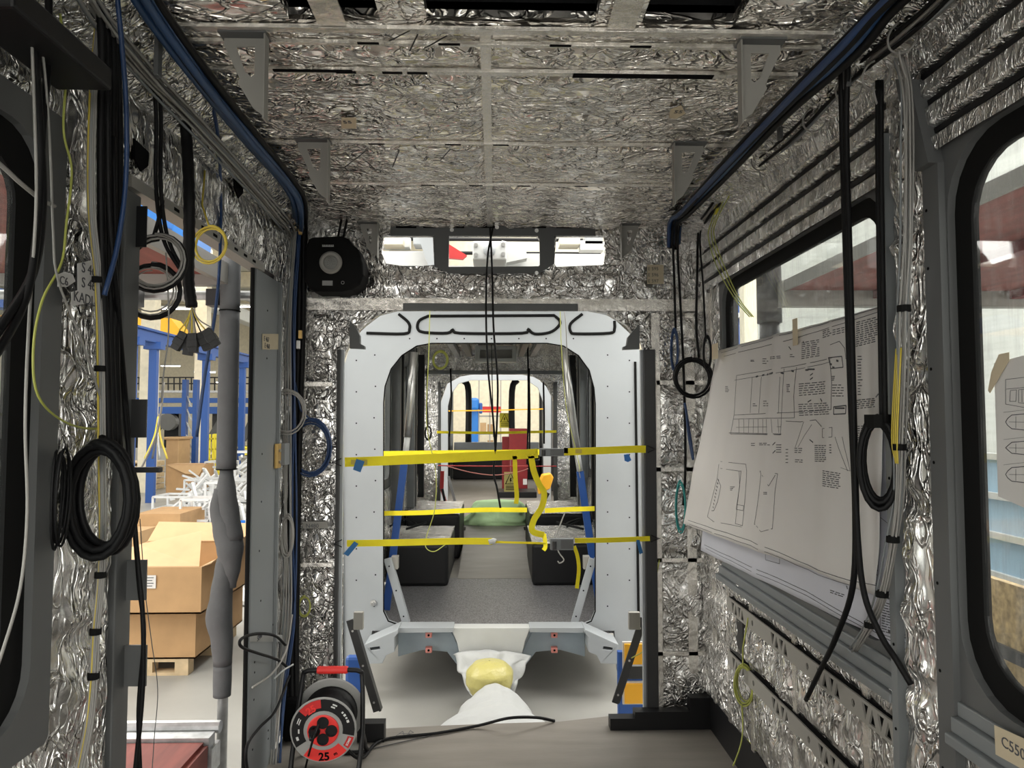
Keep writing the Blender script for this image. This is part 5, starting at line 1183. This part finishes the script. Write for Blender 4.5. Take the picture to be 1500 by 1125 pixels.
    for a, b in (((1162, 655), (1175, 618)), ((1166, 655), (1185, 622)), ((1242, 690), (1225, 640)), ((1246, 690), (1236, 640)), ((1232, 685), (1246, 690))): ln(a, b, .0006)
def feat_back(ln):
    poly(ln, [(1033, 798), (1100, 830), (1180, 866), (1260, 912), (1335, 955)], .0012); poly(ln, [(1035, 803), (1100, 836), (1180, 872), (1260, 918)], .001)
    poly(ln, [(1102, 802), (1140, 815), (1180, 830)], .0008); poly(ln, [(1120, 808), (1120, 820), (1140, 826), (1140, 812)], .0009)
    block(ln, 1217, 863, 1238, 869, .35, 2); ln((1240, 858), (1241, 863), .002)
    block(ln, 1294, 873, 1334, 876, .28, 1, wd=.003); block(ln, 1294, 880, 1334, 926, .3, 12, dash=(6, 1.5)); poly(ln, [(1291, 868), (1332, 880), (1337, 945), (1292, 928)], .001, True)
    block(ln, 1250, 790, 1286, 850, .25, 9, dash=(8, 2)); poly(ln, [(1257, 795), (1287, 805)], .001)
    poly(ln, [(1288, 758), (1300, 768), (1322, 776)], .0008); block(ln, 1290, 742, 1298, 750, 0, 2)
    ln((1303, 925), (1312, 928), .004)
sb = Sheet([(1062, 516, 1.045), (1308, 446, 1.045), (1341, 962, 1.04), (1027, 806, .965)], .014, 3.3, [(.35, .006), (.8, -.008)])
o = drawing('wall_drawing', 'second large printed drawing sheet showing below and right of the top sheet', sb, 'paper_b', feat_back)
a_, b_ = sb.uv(1303, 878); P0 = sb.at(a_, b_); P1 = sb.at(a_ + .05, b_); P2 = sb.at(a_, b_ - .05)
text('4ET', P0 + V((-.002, 0, .012)), P1 - P0, P2 - P0, .034, 'ink', o, bold=.0004)
sm_ = Sheet([(1050, 514, 1.03), (1306, 444, 1.03), (1283, 872, 1.015), (1001, 767, .885)], .018, 1.7, [(.50, .010), (.72, -.009), (.22, .005)])
drawing('wall_drawing', 'large wiring drawing sheet of a rail vehicle taped over the right window, on top', sm_, 'paper', feat_main)
for k, (x0, y0, x1, y1, X) in enumerate(((1161, 468, 1169, 505, 1.02), (1043, 505, 1052, 525, .99))):
    p = pX(x0, y0, X); q = pX(x1, y1, X)
    MB().prism([V((X, p.y, p.z)), V((X, q.y, p.z)), V((X, q.y, q.z)), V((X, p.y, q.z))], [], (-.001, 0, 0)).build('tape_strip', 'note', label=('tape strip holding the top edge of the drawing to the glass', 'tape scrap at the upper left corner of the drawing')[k], cat='tape')

# small drawing taped on the near right window
X = XR + .01
A = [pX(x, y, X) for x, y in ((1456, 532), (1560, 505), (1560, 770), (1462, 727))]
g = MB().prism(A, [], (.001, 0, 0)).build('window_drawing', 'paper', label='small sheet with tram outlines taped inside the near right window', cat='drawing')
ink = MB()
def wl(pts, wd=.001, close=True):
    P_ = [pX(x, y, X - .0008) for x, y in pts]
    for a, b in zip(P_, P_[1:] + (P_[:1] if close else [])): ink.bar(a, b, wd, .0003, up=(1, 0, 0))
wl([(1473, 556), (1540, 548), (1540, 604), (1473, 592)]); wl([(1474, 570), (1540, 564)], close=False); wl([(1480, 572), (1489, 571), (1488, 588), (1479, 588)]); wl([(1492, 571), (1520, 568), (1520, 592), (1492, 590)]); wl([(1497, 571), (1497, 589)], close=False)
for y0, y1 in ((608, 628), (648, 664), (685, 705)):
    c = (y0 + y1) / 2; wl([(1540, y0 - 5), (1482, y0), (1476, y0 + 5), (1473, c), (1476, y1 - 5), (1482, y1), (1540, y1 + 6)], .0016)
    wl([(1478, c), (1540, c + 1)], .0008, False); wl([(1488, y0 + 2), (1488, y1 - 1)], .0008, False); wl([(1470, y0 - 4), (1540, y0 - 12)], .0006, False)
ink.build('printed_outline', 'ink', g)
A = [pX(x, y, X - .004) for x, y in ((1463, 519), (1478, 516), (1478, 528), (1466, 548), (1450, 576), (1447, 572), (1452, 545))]
MB().prism(A, [], (.001, 0, 0)).build('tape_strip', 'note', label='crumpled tape holding the small sheet on the near right window', cat='tape')

# ================================================================== handwritten tape labels
def note(pts, label, lines, plane, right, up, size, m='note', name='tape_label'):
    P_ = [plane(x, y) for x, y in pts]; n_ = V(right).cross(V(up)).normalized()
    o = MB().prism(P_, [], n_ * .001).build(name, m, label=label, cat='tape label')
    for s_, x, y in lines: text(s_, plane(x, y) + n_ * .001, right, up, size, 'ink', o, name='handwriting', off=.001)
    return o
q4 = lambda x0, y0, x1, y1: [(x0, y0), (x1, y0), (x1, y1), (x0, y1)]
note(q4(384, 489, 408, 512), 'tape label with handwritten numbers E467 and E468 on the grey post', [('E 467', 386, 499), ('E 468', 387, 509)], lambda x, y: L(x, y, .0165), (0, 1, 0), (0, 0, 1), .030)
note(q4(366, 930, 414, 940), 'tape label with handwritten S846 low on the grey post', [('S846', 376, 940)], lambda x, y: L(x, y, .0165), (0, 1, 0), (0, 0, 1), .032, m='reel_g')
note(q4(444, 764, 480, 774), 'brownish tape label reading N480 on the left foil pillar', [('N480', 448, 773)], lambda x, y: pY(x, y, 3.56), (1, 0, 0), (0, 0, 1), .028, m='bracket')
note(q4(456, 428, 498, 436), 'dim tape label under the black speaker box', [('E456', 466, 435)], lambda x, y: pY(x, y, 3.54), (1, 0, 0), (0, 0, 1), .024, m='bracket')
note(q4(948, 388, 972, 416), 'tape label listing E595, E596 and E597 on the right header', [('E 595', 949, 396), ('E 596', 949, 405), ('E 597', 949, 414)], lambda x, y: pY(x, y, 3.57), (1, 0, 0), (0, 0, 1), .024)
note([(113, 386), (140, 380), (143, 442), (104, 448), (104, 428), (113, 425)], 'pale tape label with three handwritten lines on the left foil column', [('S 461', 118, 398), ('S 460', 118, 420), ('KADL 05', 106, 440)], lambda x, y: L(x, y, .04), (0, 1, 0), (0, 0, 1), .034, m='paper')
note([(84, 402), (95, 398), (106, 402), (110, 412), (98, 420), (84, 420)], 'round pale paper tag marked C6 beside the left window post', [('C6', 86, 415)], lambda x, y: L(x, y, .045), (0, 1, 0), (0, 0, 1), .026, m='paper', name='paper_tag')
note(q4(500, 172, 522, 188), 'small cream tape scrap with writing on the left half of the foil ceiling', [('55', 503, 180)], lambda x, y: pZ(x, y, ZC - .03), (1, 0, 0), (0, -1, 0), .03)
note([(982, 160), (998, 154), (1004, 166), (990, 174), (980, 172)], 'small cream tape scrap with writing on the right half of the foil ceiling', [('S5', 986, 165)], lambda x, y: pZ(x, y, ZC - .03), (1, 0, 0), (0, -1, 0), .03)
note(q4(727, 416, 738, 424), 'tiny cream tape scrap in the middle of the foil header', [], lambda x, y: pY(x, y, 3.57), (1, 0, 0), (0, 0, 1), .02)
note([(1457, 1062), (1540, 1100), (1540, 1150), (1459, 1105)], 'beige tape label marked C550 at the lower right corner under the window', [('C550', 1468, 1092)], lambda x, y: R_(x, y, .035), (0, -1, 0), (0, 0, 1), .03)
# felt pen strokes on the foil ceiling and the left seams
ps = MB()
for pts in (((570, 60), (600, 45)), ((600, 75), (612, 50)), ((620, 72), (655, 52)), ((505, 245), (540, 218), (546, 222)), ((535, 235), (552, 250)), ((575, 245), (585, 220)), ((645, 235), (660, 218), (668, 222))):
    P_ = [pZ(x, y, ZC - .022) for x, y in pts]
    for a, b in zip(P_, P_[1:]): ps.bar(a, b, .004, .0005)
struct(ps, 'trim_13', 'blackm')
# ================================================================== the hall on the left
H = lambda px, py, Y: pY(px, py, Y)
struct(MB().box((-32, 42, GL), (-8, 42.2, 9)), 'wall_far', 'cream')
struct(MB().box((-32.2, -2, GL), (-32, 42, 9)), 'wall_left', 'corr')
c = MB().box((-32, 1, 8.4), (-1.6, 42, 8.5))
c.build('ceiling', 'corr', kind='structure')
for k in range(7):
    MB().box((-31, 8 + k * 5, 7.7), (-2.5, 8.35 + k * 5, 8.38)).build('roof_beam', 'cream', label='pale concrete roof beam of the hall, %s from the camera' % ('first', 'second', 'third', 'fourth', 'fifth', 'sixth', 'seventh')[k], cat='beam')
MB().box((-12.5, 6, 6.2), (-11.9, 40, 6.8)).build('air_duct', 'white', label='long pale air duct under the hall roof', cat='duct', bevel=.05)
MB().box((-9.2, 6, 5.9), (-9.05, 40, 6.05)).build('cable_tray', 'galv', label='long cable tray under the hall roof', cat='cable tray')
for k, (px, py, Y) in enumerate(((369, 449, 24), (258, 452, 22), (215, 463, 30), (250, 536, 38), (330, 560, 40), (300, 545, 34))):
    p = H(px, py, Y); g = thing('hall_lamp', 'bright hall ceiling lamp seen through the doorway, %s' % ('beside the grey post', 'above the yellow crane', 'left of the crane', 'low over the rack', 'right of the foam pole', 'behind the blue rack')[k], 'lamp', p)
    MB().box(p + V((-.5, -.1, 0)), p + V((.5, .1, .06))).build('housing', 'white', g)
    MB().box(p + V((-.47, -.08, -.02)), p + V((.47, .08, 0))).build('tube', 'glow', g)
    MB().cyl(p + V((0, 0, .06)), V((p.x, p.y, 8.4)), .01, 6).build('hanger', 'bracket', g)
def pillar(px0, px1, Y, m, kind, label, z1=8.4, group=None, d=None):
    a = H(px0, 600, Y); b = H(px1, 600, Y)
    return MB().box((a.x, Y, GL), (b.x, Y + (d or abs(b.x - a.x)), z1)).build(kind, m, bevel=.01, label=label, cat='column')
pillar(203, 223, 19, 'cream', 'concrete_column', 'thick cream concrete column between the two nearest blue posts')
pillar(283, 300, 26, 'cream', 'concrete_column', 'cream concrete column left of the insulated pole, farther back')
# blue crane runway: long beam on posts
g = thing('crane_runway', 'long blue steel runway beam on slim blue posts along the hall', 'runway', (-8, 18, GL))
MB().box((-8.1, 9, 3.55), (-7.9, 25.5, 3.60)).box((-8.03, 9, 3.35), (-7.97, 25.5, 3.55)).box((-8.1, 9, 3.30), (-7.9, 25.5, 3.35)).build('runway_beam', 'blue', g)
for px in (197, 228, 304, 357):
    Y = 8 * FPX / (725 - px); MB().box((-8.09, Y, GL), (-7.91, Y + .12, 3.3)).build('post', 'blue', g)
    MB().box((-8.2, Y - .05, 3.15), (-7.8, Y + .2, 3.32)).build('bracket', 'blue', g)
g = thing('crane_girder', 'orange yellow overhead crane girder beyond the blue runway', 'crane', H(230, 480, 25))
MB().prism([H(x, y, 25) for x, y in ((120, 462), (250, 466), (270, 492), (258, 493), (200, 478), (120, 470))], [], (0, .8, 0)).build('girder', 'orange', g)
MB().box(H(0, 486, 26), H(75, 462, 26) + V((0, .6, 0))).build('girder', 'orange', g)
for lab, x0, x1, y0 in (('wide blue double upright with crossed bracing', 264, 289, 556), ('single blue upright right of the double one', 322, 331, 560)):
    g = thing('rack_upright', lab, 'rack post', H((x0 + x1) / 2, 680, 22))
    if x1 - x0 > 15:
        for a_, b_ in ((x0, x0 + 9), (x1 - 9, x1)):
            p = H(a_, 680, 22); q = H(b_, y0, 22); MB().box((p.x, 22, GL), (q.x, 22.2, q.z)).build('upright', 'blue', g)
        for k in range(5):
            ya = y0 + 20 + k * 20; MB().bar(H(x0 + 8, ya, 22.1), H(x1 - 8, ya + 20, 22.1), .05, .03).build('brace', 'galv', g)
    else:
        p = H(x0, 680, 22); q = H(x1, y0, 22); MB().box((p.x, 22, GL), (q.x, 22.2, q.z)).build('upright', 'blue', g)
g = thing('hoist_hood', 'bright blue hoist hood high in the hall above the maroon deck', 'hoist', H(230, 340, 12))
MB().prism([H(x, y, 12) for x, y in ((170, 300), (232, 300), (250, 345), (170, 330))], [], (0, .6, 0)).build('hood_panel', 'blue_l', g, bevel=.02)
MB().prism([H(x, y, 12) for x, y in ((252, 328), (290, 330), (288, 372), (250, 352))], [], (0, .6, 0)).build('hood_panel', 'blue_l', g, bevel=.02)
for px in (205, 270): q = H(px, 318, 12.3); MB().cyl(q, V((q.x, q.y, 8.4)), .03, 8).build('hanger', 'blue', g)
MB().box(H(232, 330, 12.2), H(252, 322, 12.4)).build('link', 'white', g)
# machine line at the back: dark frames, blue beams
g = thing('test_rig', 'large dark machine frame with blue cross beams at the back of the hall', 'machine', H(270, 650, 30))
for y0, y1, m in ((583, 590, 'blue'), (596, 606, 'blue'), (572, 575, 'galv')):
    p = H(150, y1, 29.5); q = H(420, y0, 29.5); MB().box((p.x, 29.5, p.z), (q.x, 29.9, q.z)).build('cross_beam', m, g)
for a_, b_, m in ((216, 224, 'blackm'), (240, 262, 'blackm'), (196, 206, 'blackm'), (310, 322, 'grey_d'), (332, 350, 'grey_d'), (362, 372, 'blackm')):
    p = H(a_, 655, 30); q = H(b_, 606, 30); MB().box((p.x, 30, GL), (q.x, 30.5, q.z)).build('frame_panel', m, g)
for a_, b_ in (((224, 640), (242, 610)), ((306, 645), (330, 605)), ((330, 605), (352, 640)), ((356, 645), (374, 605))): MB().bar(H(*a_, 29.9), H(*b_, 29.9), .25, .1, up=(0, 1, 0)).build('diagonal', 'grey', g)
MB().box(H(246, 628, 29.8), H(253, 614, 29.8)).build('red_motor', 'red', g)
p = H(228, 642, 29.7); MB().lathe([(.35, 0), (.35, .3)], H(250, 618, 29.8), (0, -1, 0), 18).build('wheel', 'grey', g)
for k in range(26):
    px = 170 + k * 8.5; MB().cyl(H(px, 572, 29.6), H(px, 553, 29.6), .03, 5).build('railing_post', 'blackm', g)
for y in (553, 562): MB().bar(H(160, y, 29.6), H(400, y, 29.6), .05, .05).build('handrail', 'blackm', g)
struct(MB().box(H(150, 684, 26.5), H(272, 656, 26.7)), 'wall_low', 'concrete')
for k, (x0, x1, y0, y1, m, nm) in enumerate(((302, 321, 636, 668, 'yellow', 'yellow mesh crate'), (350, 375, 654, 668, 'yellow', 'yellow parts pile'), (352, 378, 668, 690, 'bracket', 'grey crate'), (243, 262, 640, 655, 'board_l', 'pale wooden crate'))):
    Yc = 25.5 if k == 1 else 21
    p = H(x0, y1, 21); q = H(x1, y0, 21)
    mb = MB()
    if k == 0:
        for i in range(5):
            xx = p.x + (q.x - p.x) * i / 4; mb.box((xx - .02, 21, GL), (xx + .02, 21.04, q.z)); zz = GL + (q.z - GL) * (i + .5) / 5; mb.box((p.x, 21.0, zz), (q.x, 21.05, zz + .03))
        mb.box((p.x, 21.5, GL), (q.x, 21.55, q.z)); mb.build('mesh_crate', m, label=nm + ' in front of the dark machine', cat='crate')
    else: p = H(x0, y1, Yc); q = H(x1, y0, Yc); mb.box((p.x, Yc, GL), (q.x, Yc + .8, q.z)).box((p.x - .05, Yc - .05, q.z - .08), (q.x + .05, Yc + .85, q.z)).build('crate', m, label=nm + ' standing by the machine line', cat='crate', bevel=.02)

# white framed trolleys, a crowd of bright profiles
rnd = random.Random(5)
def trolley(px, pyb, Y, hpx, wpx, label):
    p = H(px, pyb, Y); wd = wpx * Y / FPX; h = hpx * Y / FPX; d = wd * .9; x0, y0, z0 = p.x - wd / 2, Y, GL
    g = thing('frame_trolley', label, 'trolley', (p.x, Y, GL), 'white frame trolleys in the hall')
    t = .035; z1 = z0 + h
    for a in (x0, x0 + wd):
        for b in (y0, y0 + d): MB().box((a - t / 2, b - t / 2, z0), (a + t / 2, b + t / 2, z1)).build('corner_post', 'alu', g)
    rails = MB(); rails.box((x0 - t / 2, y0 - t / 2, z0 + .10), (x0 + wd + t / 2, y0 + d + t / 2, z0 + .125))
    for z in (z0 + .12, z0 + h * .5, z1):
        for a in (x0, x0 + wd): rails.bar((a, y0, z), (a, y0 + d, z), t, t)
        for b in (y0, y0 + d): rails.bar((x0, b, z), (x0 + wd, b, z), t, t)
    rails.build('rail_frame', 'alu', g)
    for k in range(4):
        a = x0 + wd * rnd.random(); z = z0 + h * (.2 + .7 * rnd.random())
        MB().bar((a, y0 + d * rnd.random(), z), (x0 + wd * rnd.random(), y0 + d * rnd.random(), z + h * .3 * (rnd.random() - .3)), t, t * 1.5).build('loose_profile', 'alu', g)
    MB().box((x0, y0, z0 + .1), (x0 + wd, y0 + d, z0 + .12)).build('base_plate', 'galv', g)
for i, (px, pyb, hp, wp, lab) in enumerate(((250, 762, 36, 52, 'low one in front of the cardboard boxes'), (290, 742, 40, 40, 'behind the low one'), (285, 790, 60, 42, 'tall one beside the open cardboard box'), (315, 776, 70, 30, 'tall one left of the insulated pole'),
                                       (318, 720, 44, 36, 'behind the tall ones'), (300, 700, 24, 44, 'far one by the blue upright'), (350, 742, 80, 34, 'right of the insulated pole'), (372, 700, 40, 34, 'farther right of the insulated pole'))):
    trolley(px, pyb, 1.92 * FPX / (pyb - 615), hp, wp, 'white profile frame trolley, %s' % lab)
hp = MB()
for k in range(260):
    py = 690 + 85 * rnd.random(); Y = 1.92 * FPX / (py - 615); px = 275 + 100 * rnd.random() - (py - 700) * .1
    p = H(px, py, Y); p.z = GL + .03 + rnd.random() * .5; d = V((rnd.random() - .5, rnd.random() - .5, (rnd.random() - .5) * .9)) * 1.0
    hp.bar(p, p + d, .05, .04)
hp.build('profile_heap', ['alu'], label='heap of bright aluminium profiles and brackets lying across the hall floor', cat='heap', kind='stuff')

def cbox(x0, x1, Y, z0, z1, depth, label, flaps=(), m='board', closed=False, rot=0):
    g = thing('cardboard_box', label, 'box', ((x0 + x1) / 2, Y, z0))
    mb = MB(); y1 = Y + depth; t = .012
    mb.box((x0, Y, z0), (x1, Y + t, z1)).box((x0, y1 - t, z0), (x1, y1, z1)).box((x0, Y + t, z0), (x0 + t, y1 - t, z1)).box((x1 - t, Y + t, z0), (x1, y1 - t, z1)).box((x0, Y, z0), (x1, y1, z0 + t))
    if closed: mb.box((x0, Y, z1), (x1, y1, z1 + t))
    mb.build('box_body', m, g)
    for f in flaps: MB().prism([V(v) for v in f], [], (0, .004, .008)).build('flap', 'board_l', g)
    return g
# stacked open boxes on a pallet by the door
x0, x1 = H(150, 0, 5.5).x, H(307, 0, 5.5).x
g = thing('pallet', 'wooden pallet under the stacked cardboard boxes', 'pallet', ((x0 + x1) / 2, 5.5, GL))
for y in (5.5, 5.95, 6.4): MB().box((x0, y, GL), (x1 - .05, y + .1, GL + .022)).build('bottom_board', 'wood', g)
for y in (5.5, 5.95, 6.4):
    for x in (x0, (x0 + x1) / 2, x1 - .15): MB().box((x, y, GL + .022), (x + .1, y + .1, GL + .10)).build('block', 'wood', g)
for k in range(5): MB().box((x0, 5.5 + k * .22, GL + .10), (x1 - .05, 5.62 + k * .22, GL + .122)).build('deck_board', 'wood', g)
zb = GL + .123; zm = H(200, 893, 5.5).z; zt = H(200, 832, 5.35).z
cbox(x0, x1, 5.5, zb, zm - .013, 1.0, 'lower large cardboard box of the stack outside the doorway', closed=True)
xa, xb = H(130, 0, 5.35).x, H(312, 0, 5.35).x
g = cbox(xa, xb, 5.37, zm, zt, 1.15, 'upper large open cardboard box with loose flaps outside the doorway',
     flaps=[((xa + .1, 5.37, zt), (xb - .02, 5.37, zt), (xb - .16, 5.75, zt + .20), (xa + .3, 5.72, zt + .10)), ((xb, 5.37, zt), (xb, 6.5, zt), (xb + .14, 6.45, zt + .2), (xb + .06, 5.4, zt + .02)), ((xa, 6.5, zt), (xb, 6.5, zt), (xb, 6.7, zt + .12), (xa, 6.7, zt + .14))])
p = H(213, 853, 5.36); o = MB().box(p + V((-.0, 0, -.045)), p + V((.075, .004, .05))).build('shipping_label', 'paper', g)
ll = MB()
for k in range(4): ll.box(p + V((.01, -.001, .03 - k * .02)), p + V((.06 - .01 * (k % 2), 0, .036 - k * .02)))
ll.build('printed_lines', 'ink', o)
for px, lab in ((272, 'front of the upper box'),): pass
def simple_box(x0, x1, y0, yb, label, dpt=.8, m='board', flap=True, Yf=None):
    Y = Yf or 1.92 * FPX / (yb - 615); a, b = H(x0, yb, Y), H(x1, y0, Y)
    g = cbox(a.x, b.x, Y, a.z if Yf else GL, b.z, dpt, label, flaps=[((a.x, Y, b.z), (b.x, Y, b.z), (b.x - .1, Y - .12, b.z - .25), (a.x + (b.x - a.x) * .55, Y - .12, b.z - .22))] if flap else (), m=m, closed=True)
    return g
simple_box(243, 300, 681, 722, 'cardboard box with a folded front flap between the pallets and the trolleys', m='board', dpt=.6)
simple_box(196, 264, 754, 800, 'plain brown cardboard box behind the open stacked box', flap=False, m='board', dpt=.9)
simple_box(176, 205, 780, 812, 'small pale cardboard box at the left behind the open box', flap=False, m='board_l', dpt=.5)
simple_box(338, 366, 776, 812, 'reddish brown box right of the insulated pole', flap=False, m='board', dpt=.6)
for k in range(5):
    Y = 1.92 * FPX / 102; p = H(186, 0, Y); q = H(236, 0, Y); z = GL + k * .16
    MB().box((p.x, Y, z), (q.x, Y + .9, z + .03)).box((p.x, Y, z + .10), (q.x, Y + .9, z + .13)).box((p.x, Y, z + .03), (p.x + .1, Y + .9, z + .10)).box((q.x - .1, Y, z + .03), (q.x, Y + .9, z + .10)).box(((p.x + q.x) / 2 - .05, Y, z + .03), ((p.x + q.x) / 2 + .05, Y + .9, z + .10))\
        .build('pallet', 'wood', label='wooden pallet in the small stack, %s from the floor' % ('first', 'second', 'third', 'fourth', 'fifth')[k], cat='pallet')
p = H(306, 800, 10.6); MB().box((p.x, 10.6, GL + .25), (p.x + .35, 11.1, GL + .29)).box((p.x, 10.6, GL + .29), (p.x + .35, 10.62, GL + .38)).box((p.x, 11.08, GL + .29), (p.x + .35, 11.1, GL + .38)).box((p.x, 10.6, GL), (p.x + .3, 11.0, GL + .25)).build('blue_tray', 'blue_l', label='bright blue plastic tray beside the open cardboard box', cat='tray')
p = H(345, 880, 7.6); MB().lathe([(.30, 0), (.34, .02), (.34, .06), (.30, .07), (.05, .09)], (p.x + .15, 7.8, GL), (0, 0, 1), 28).build('round_dish', 'white', label='round white dish on the floor behind the insulated pole', cat='dish')
cable('pale_wire', 'loose wires hanging from the hinge plate in front of the rack', [H(240, 560, 4), H(236, 600, 4), H(228, 640, 4), H(205, 690, 4)], .006, 'wire', cat='wire')
for k in range(4): cable('rack_wire', 'thin wire fanning down at the thick cream column', [H(232, 610, 14), H(226 + k * 3, 640, 14), H(212 + k * 11, 672, 14)], .02, ['yellow', 'grey', 'galv', 'ytape'][k], 'wires fanning down at the cream column', 'wire')

# ---- scaffold outside the door: lower deck, upper deck, pole wrapped in foam
g = thing('scaffold_deck', 'maroon scaffold deck with a galvanised end beam outside the doorway', 'scaffold deck', (-1.9, 3.0, GL))
MB().box((-2.6, 1.2, .03), (-1.30, 3.28, .06)).build('deck_board', 'maroon', g)
MB().box((-1.36, 1.2, -.06), (-1.28, 3.28, .045)).build('edge_board', 'maroon', g)
MB().box((-2.7, 3.29, -.0), (-1.28, 3.36, .075)).cyl((-2.7, 3.40, .08), (-1.27, 3.40, .08), .028, 10).build('end_beam', 'galv', g)
for x in (-2.5, -1.6): MB().box((x - .03, 3.3, GL), (x + .03, 3.36, 0)).build('leg', 'galv', g)
MB().box((-1.33, 3.30, -.09), (-1.27, 3.40, .02)).build('clamp', 'galv', g)
g = thing('scaffold_roof', 'maroon scaffold deck overhead outside the doorway, seen from below', 'scaffold deck', (-1.9, 3.0, 2.19))
MB().box((-2.9, .8, 2.20), (-1.30, 3.42, 2.23)).build('deck_board', 'maroon', g)
MB().box((-2.9, 3.42, 2.15), (-1.28, 3.48, 2.25)).box((-1.31, .8, 2.15), (-1.28, 3.42, 2.25)).build('deck_frame', 'bracket', g)
MB().cyl((-2.9, 3.55, 2.12), (-1.2, 3.55, 2.12), .025, 10).build('cross_tube', 'galv', g)
for x in (-2.3, -1.75, -1.36): MB().box((x - .03, 3.42, 2.05), (x + .03, 3.5, 2.13)).build('tube_clamp', 'grey_d', g)
g = thing('scaffold_pole', 'upright scaffold pole wrapped in grey pipe foam in the doorway', 'pole', (-1.235, 3.40, GL))
px_, py_ = -1.285, 3.46
MB().cyl((px_, py_, GL), (px_, py_, 3.2), .024, 14).build('steel_tube', 'galv', g, smooth=True)
def foam(z0, z1, rs, name, sway=0, parent=g):
    n = len(rs); N = 4 * (n - 1); pts = []; rr_ = []
    for i in range(N + 1):
        t = i / N * (n - 1); k = min(int(t), n - 2); f = t - k; f = f * f * (3 - 2 * f)
        rr_.append(rs[k][0] * (1 - f) + rs[k + 1][0] * f); off = rs[k][1] * (1 - f) + rs[k + 1][1] * f
        pts.append(V((px_ + off, py_ - .01, z0 + (z1 - z0) * i / N)))
    MB().tube(pts, rr_, 18).build(name, 'foam', parent, smooth=True)
zz = lambda y: H(340, y, 3.46).z
foam(zz(455), zz(372), [(.047, 0), (.047, 0), (.046, 0)], 'foam_sleeve')
foam(zz(686), zz(457), [(.046, -.002), (.047, 0), (.047, 0), (.047, 0), (.046, 0)], 'foam_sleeve')
foam(zz(790), zz(688), [(.055, .03), (.050, .015), (.046, .0), (.030, -.0)], 'foam_sleeve')
foam(zz(860), zz(716), [(.02, .035), (.045, .03), (.062, .025), (.058, -.0), (.044, -.03), (.036, -.02)], 'foam_sleeve')
foam(zz(972), zz(800), [(.042, 0), (.05, -.005), (.060, -.022), (.050, -.012), (.045, .0), (.03, .01)], 'foam_sleeve')
foam(zz(1018), zz(973), [(.040, 0), (.042, 0), (.042, 0)], 'foam_sleeve')
for y in (456, 687): MB().ring((px_, py_ - .01, zz(y)), (0, 0, 1), .047, .003, 24, 6).build('tie_band', 'black', g)

# ================================================================== outside on the right
struct(MB().box((6.2, -2, GL), (6.4, 42, 8)), 'wall_right', 'corr')
struct(MB().box((3.2, 13.0, GL), (9, 13.2, 6)), 'wall_right', 'corr')
g = thing('scaffold_roof', 'maroon scaffold deck outside the right windows', 'scaffold deck', (2.2, 2.5, 2.12))
MB().box((1.46, .5, 2.15), (3.4, 3.55, 2.19)).build('deck_board', 'maroon', g)
MB().box((1.44, 3.50, 2.07), (3.4, 3.56, 2.20)).box((1.45, .5, 2.145), (1.46, 3.5, 2.20)).build('deck_frame', 'bracket', g)
MB().box((1.9, .5, 2.11), (1.96, 3.5, 2.15)).box((2.6, .5, 2.11), (2.66, 3.5, 2.15)).build('joist', 'redm', g)
g = thing('scaffold_pole', 'dark foam wrapped scaffold pole outside the far right window', 'pole', (1.42, 3.62, GL))
MB().cyl((1.42, 3.62, GL), (1.42, 3.62, 3.0), .03, 12).build('steel_tube', 'grey_d', g, smooth=True)
for z0, z1, r in ((2.0, 2.6, .062), (1.85, 2.0, .05), (1.66, 1.80, .058), (.6, 1.64, .045)): MB().cyl((1.42, 3.62, z0), (1.42, 3.62, z1), r, 16).build('foam_sleeve', 'grey_d', g, smooth=True)
pillar(1092, 1112, 7.5, 'cream', 'concrete_column', 'pale concrete column outside the far right window')
g = thing('blue_cabinet', 'blue machine cabinet with a light on top outside the far right window', 'machine', H(1080, 480, 9))
p = H(1060, 478, 9); q = H(1094, 412, 9)
MB().box((p.x, 9, GL), (q.x, 9.6, q.z)).build('cabinet_body', 'blue', g, bevel=.03)
MB().box((p.x, 8.9, p.z + .1), (q.x, 9, p.z + .16)).build('shelf', 'galv', g)
MB().lathe([(.05, 0), (.1, .05), (.1, .12)], H(1087, 430, 8.9), (0, 0, 1), 14).build('lamp_head', 'white', g)
# stack of site things seen through the near right window
g = thing('glazed_door', 'blue tinted glazed partition outside the near right window', 'partition', H(1480, 800, 4.2))
for a_, b_, y0, y1, m in ((1440, 1600, 700, 840, 'glass2'),):
    pass
xg = 3.2
p = pX(1440, 835, xg); q = pX(1620, 690, xg)
MB().box((xg, q.y - .6, p.z), (xg + .02, p.y + .3, p.z + .75)).build('blue_panel', mat('tinted_panel', (.38, .56, .72), .25), g)
for k in range(4): MB().box((xg - .03, q.y - .6, p.z + k * .25 - .02), (xg, p.y + .3, p.z + k * .25 + .02)).build('rail', 'white', g)
MB().box((xg - .02, q.y - .6, GL), (xg + .04, p.y + .3, p.z)).build('lower_panel', 'corr', g)
g = thing('chip_board', 'chip board panel leaning outside the near right window', 'board', (2.5, 2.6, GL))
MB().box((2.45, 1.6, GL), (2.49, 3.9, .72)).build('panel', 'osb', g)
MB().box((2.43, 1.6, .36), (2.45, 3.9, .42)).build('batten', 'grey_d', g)
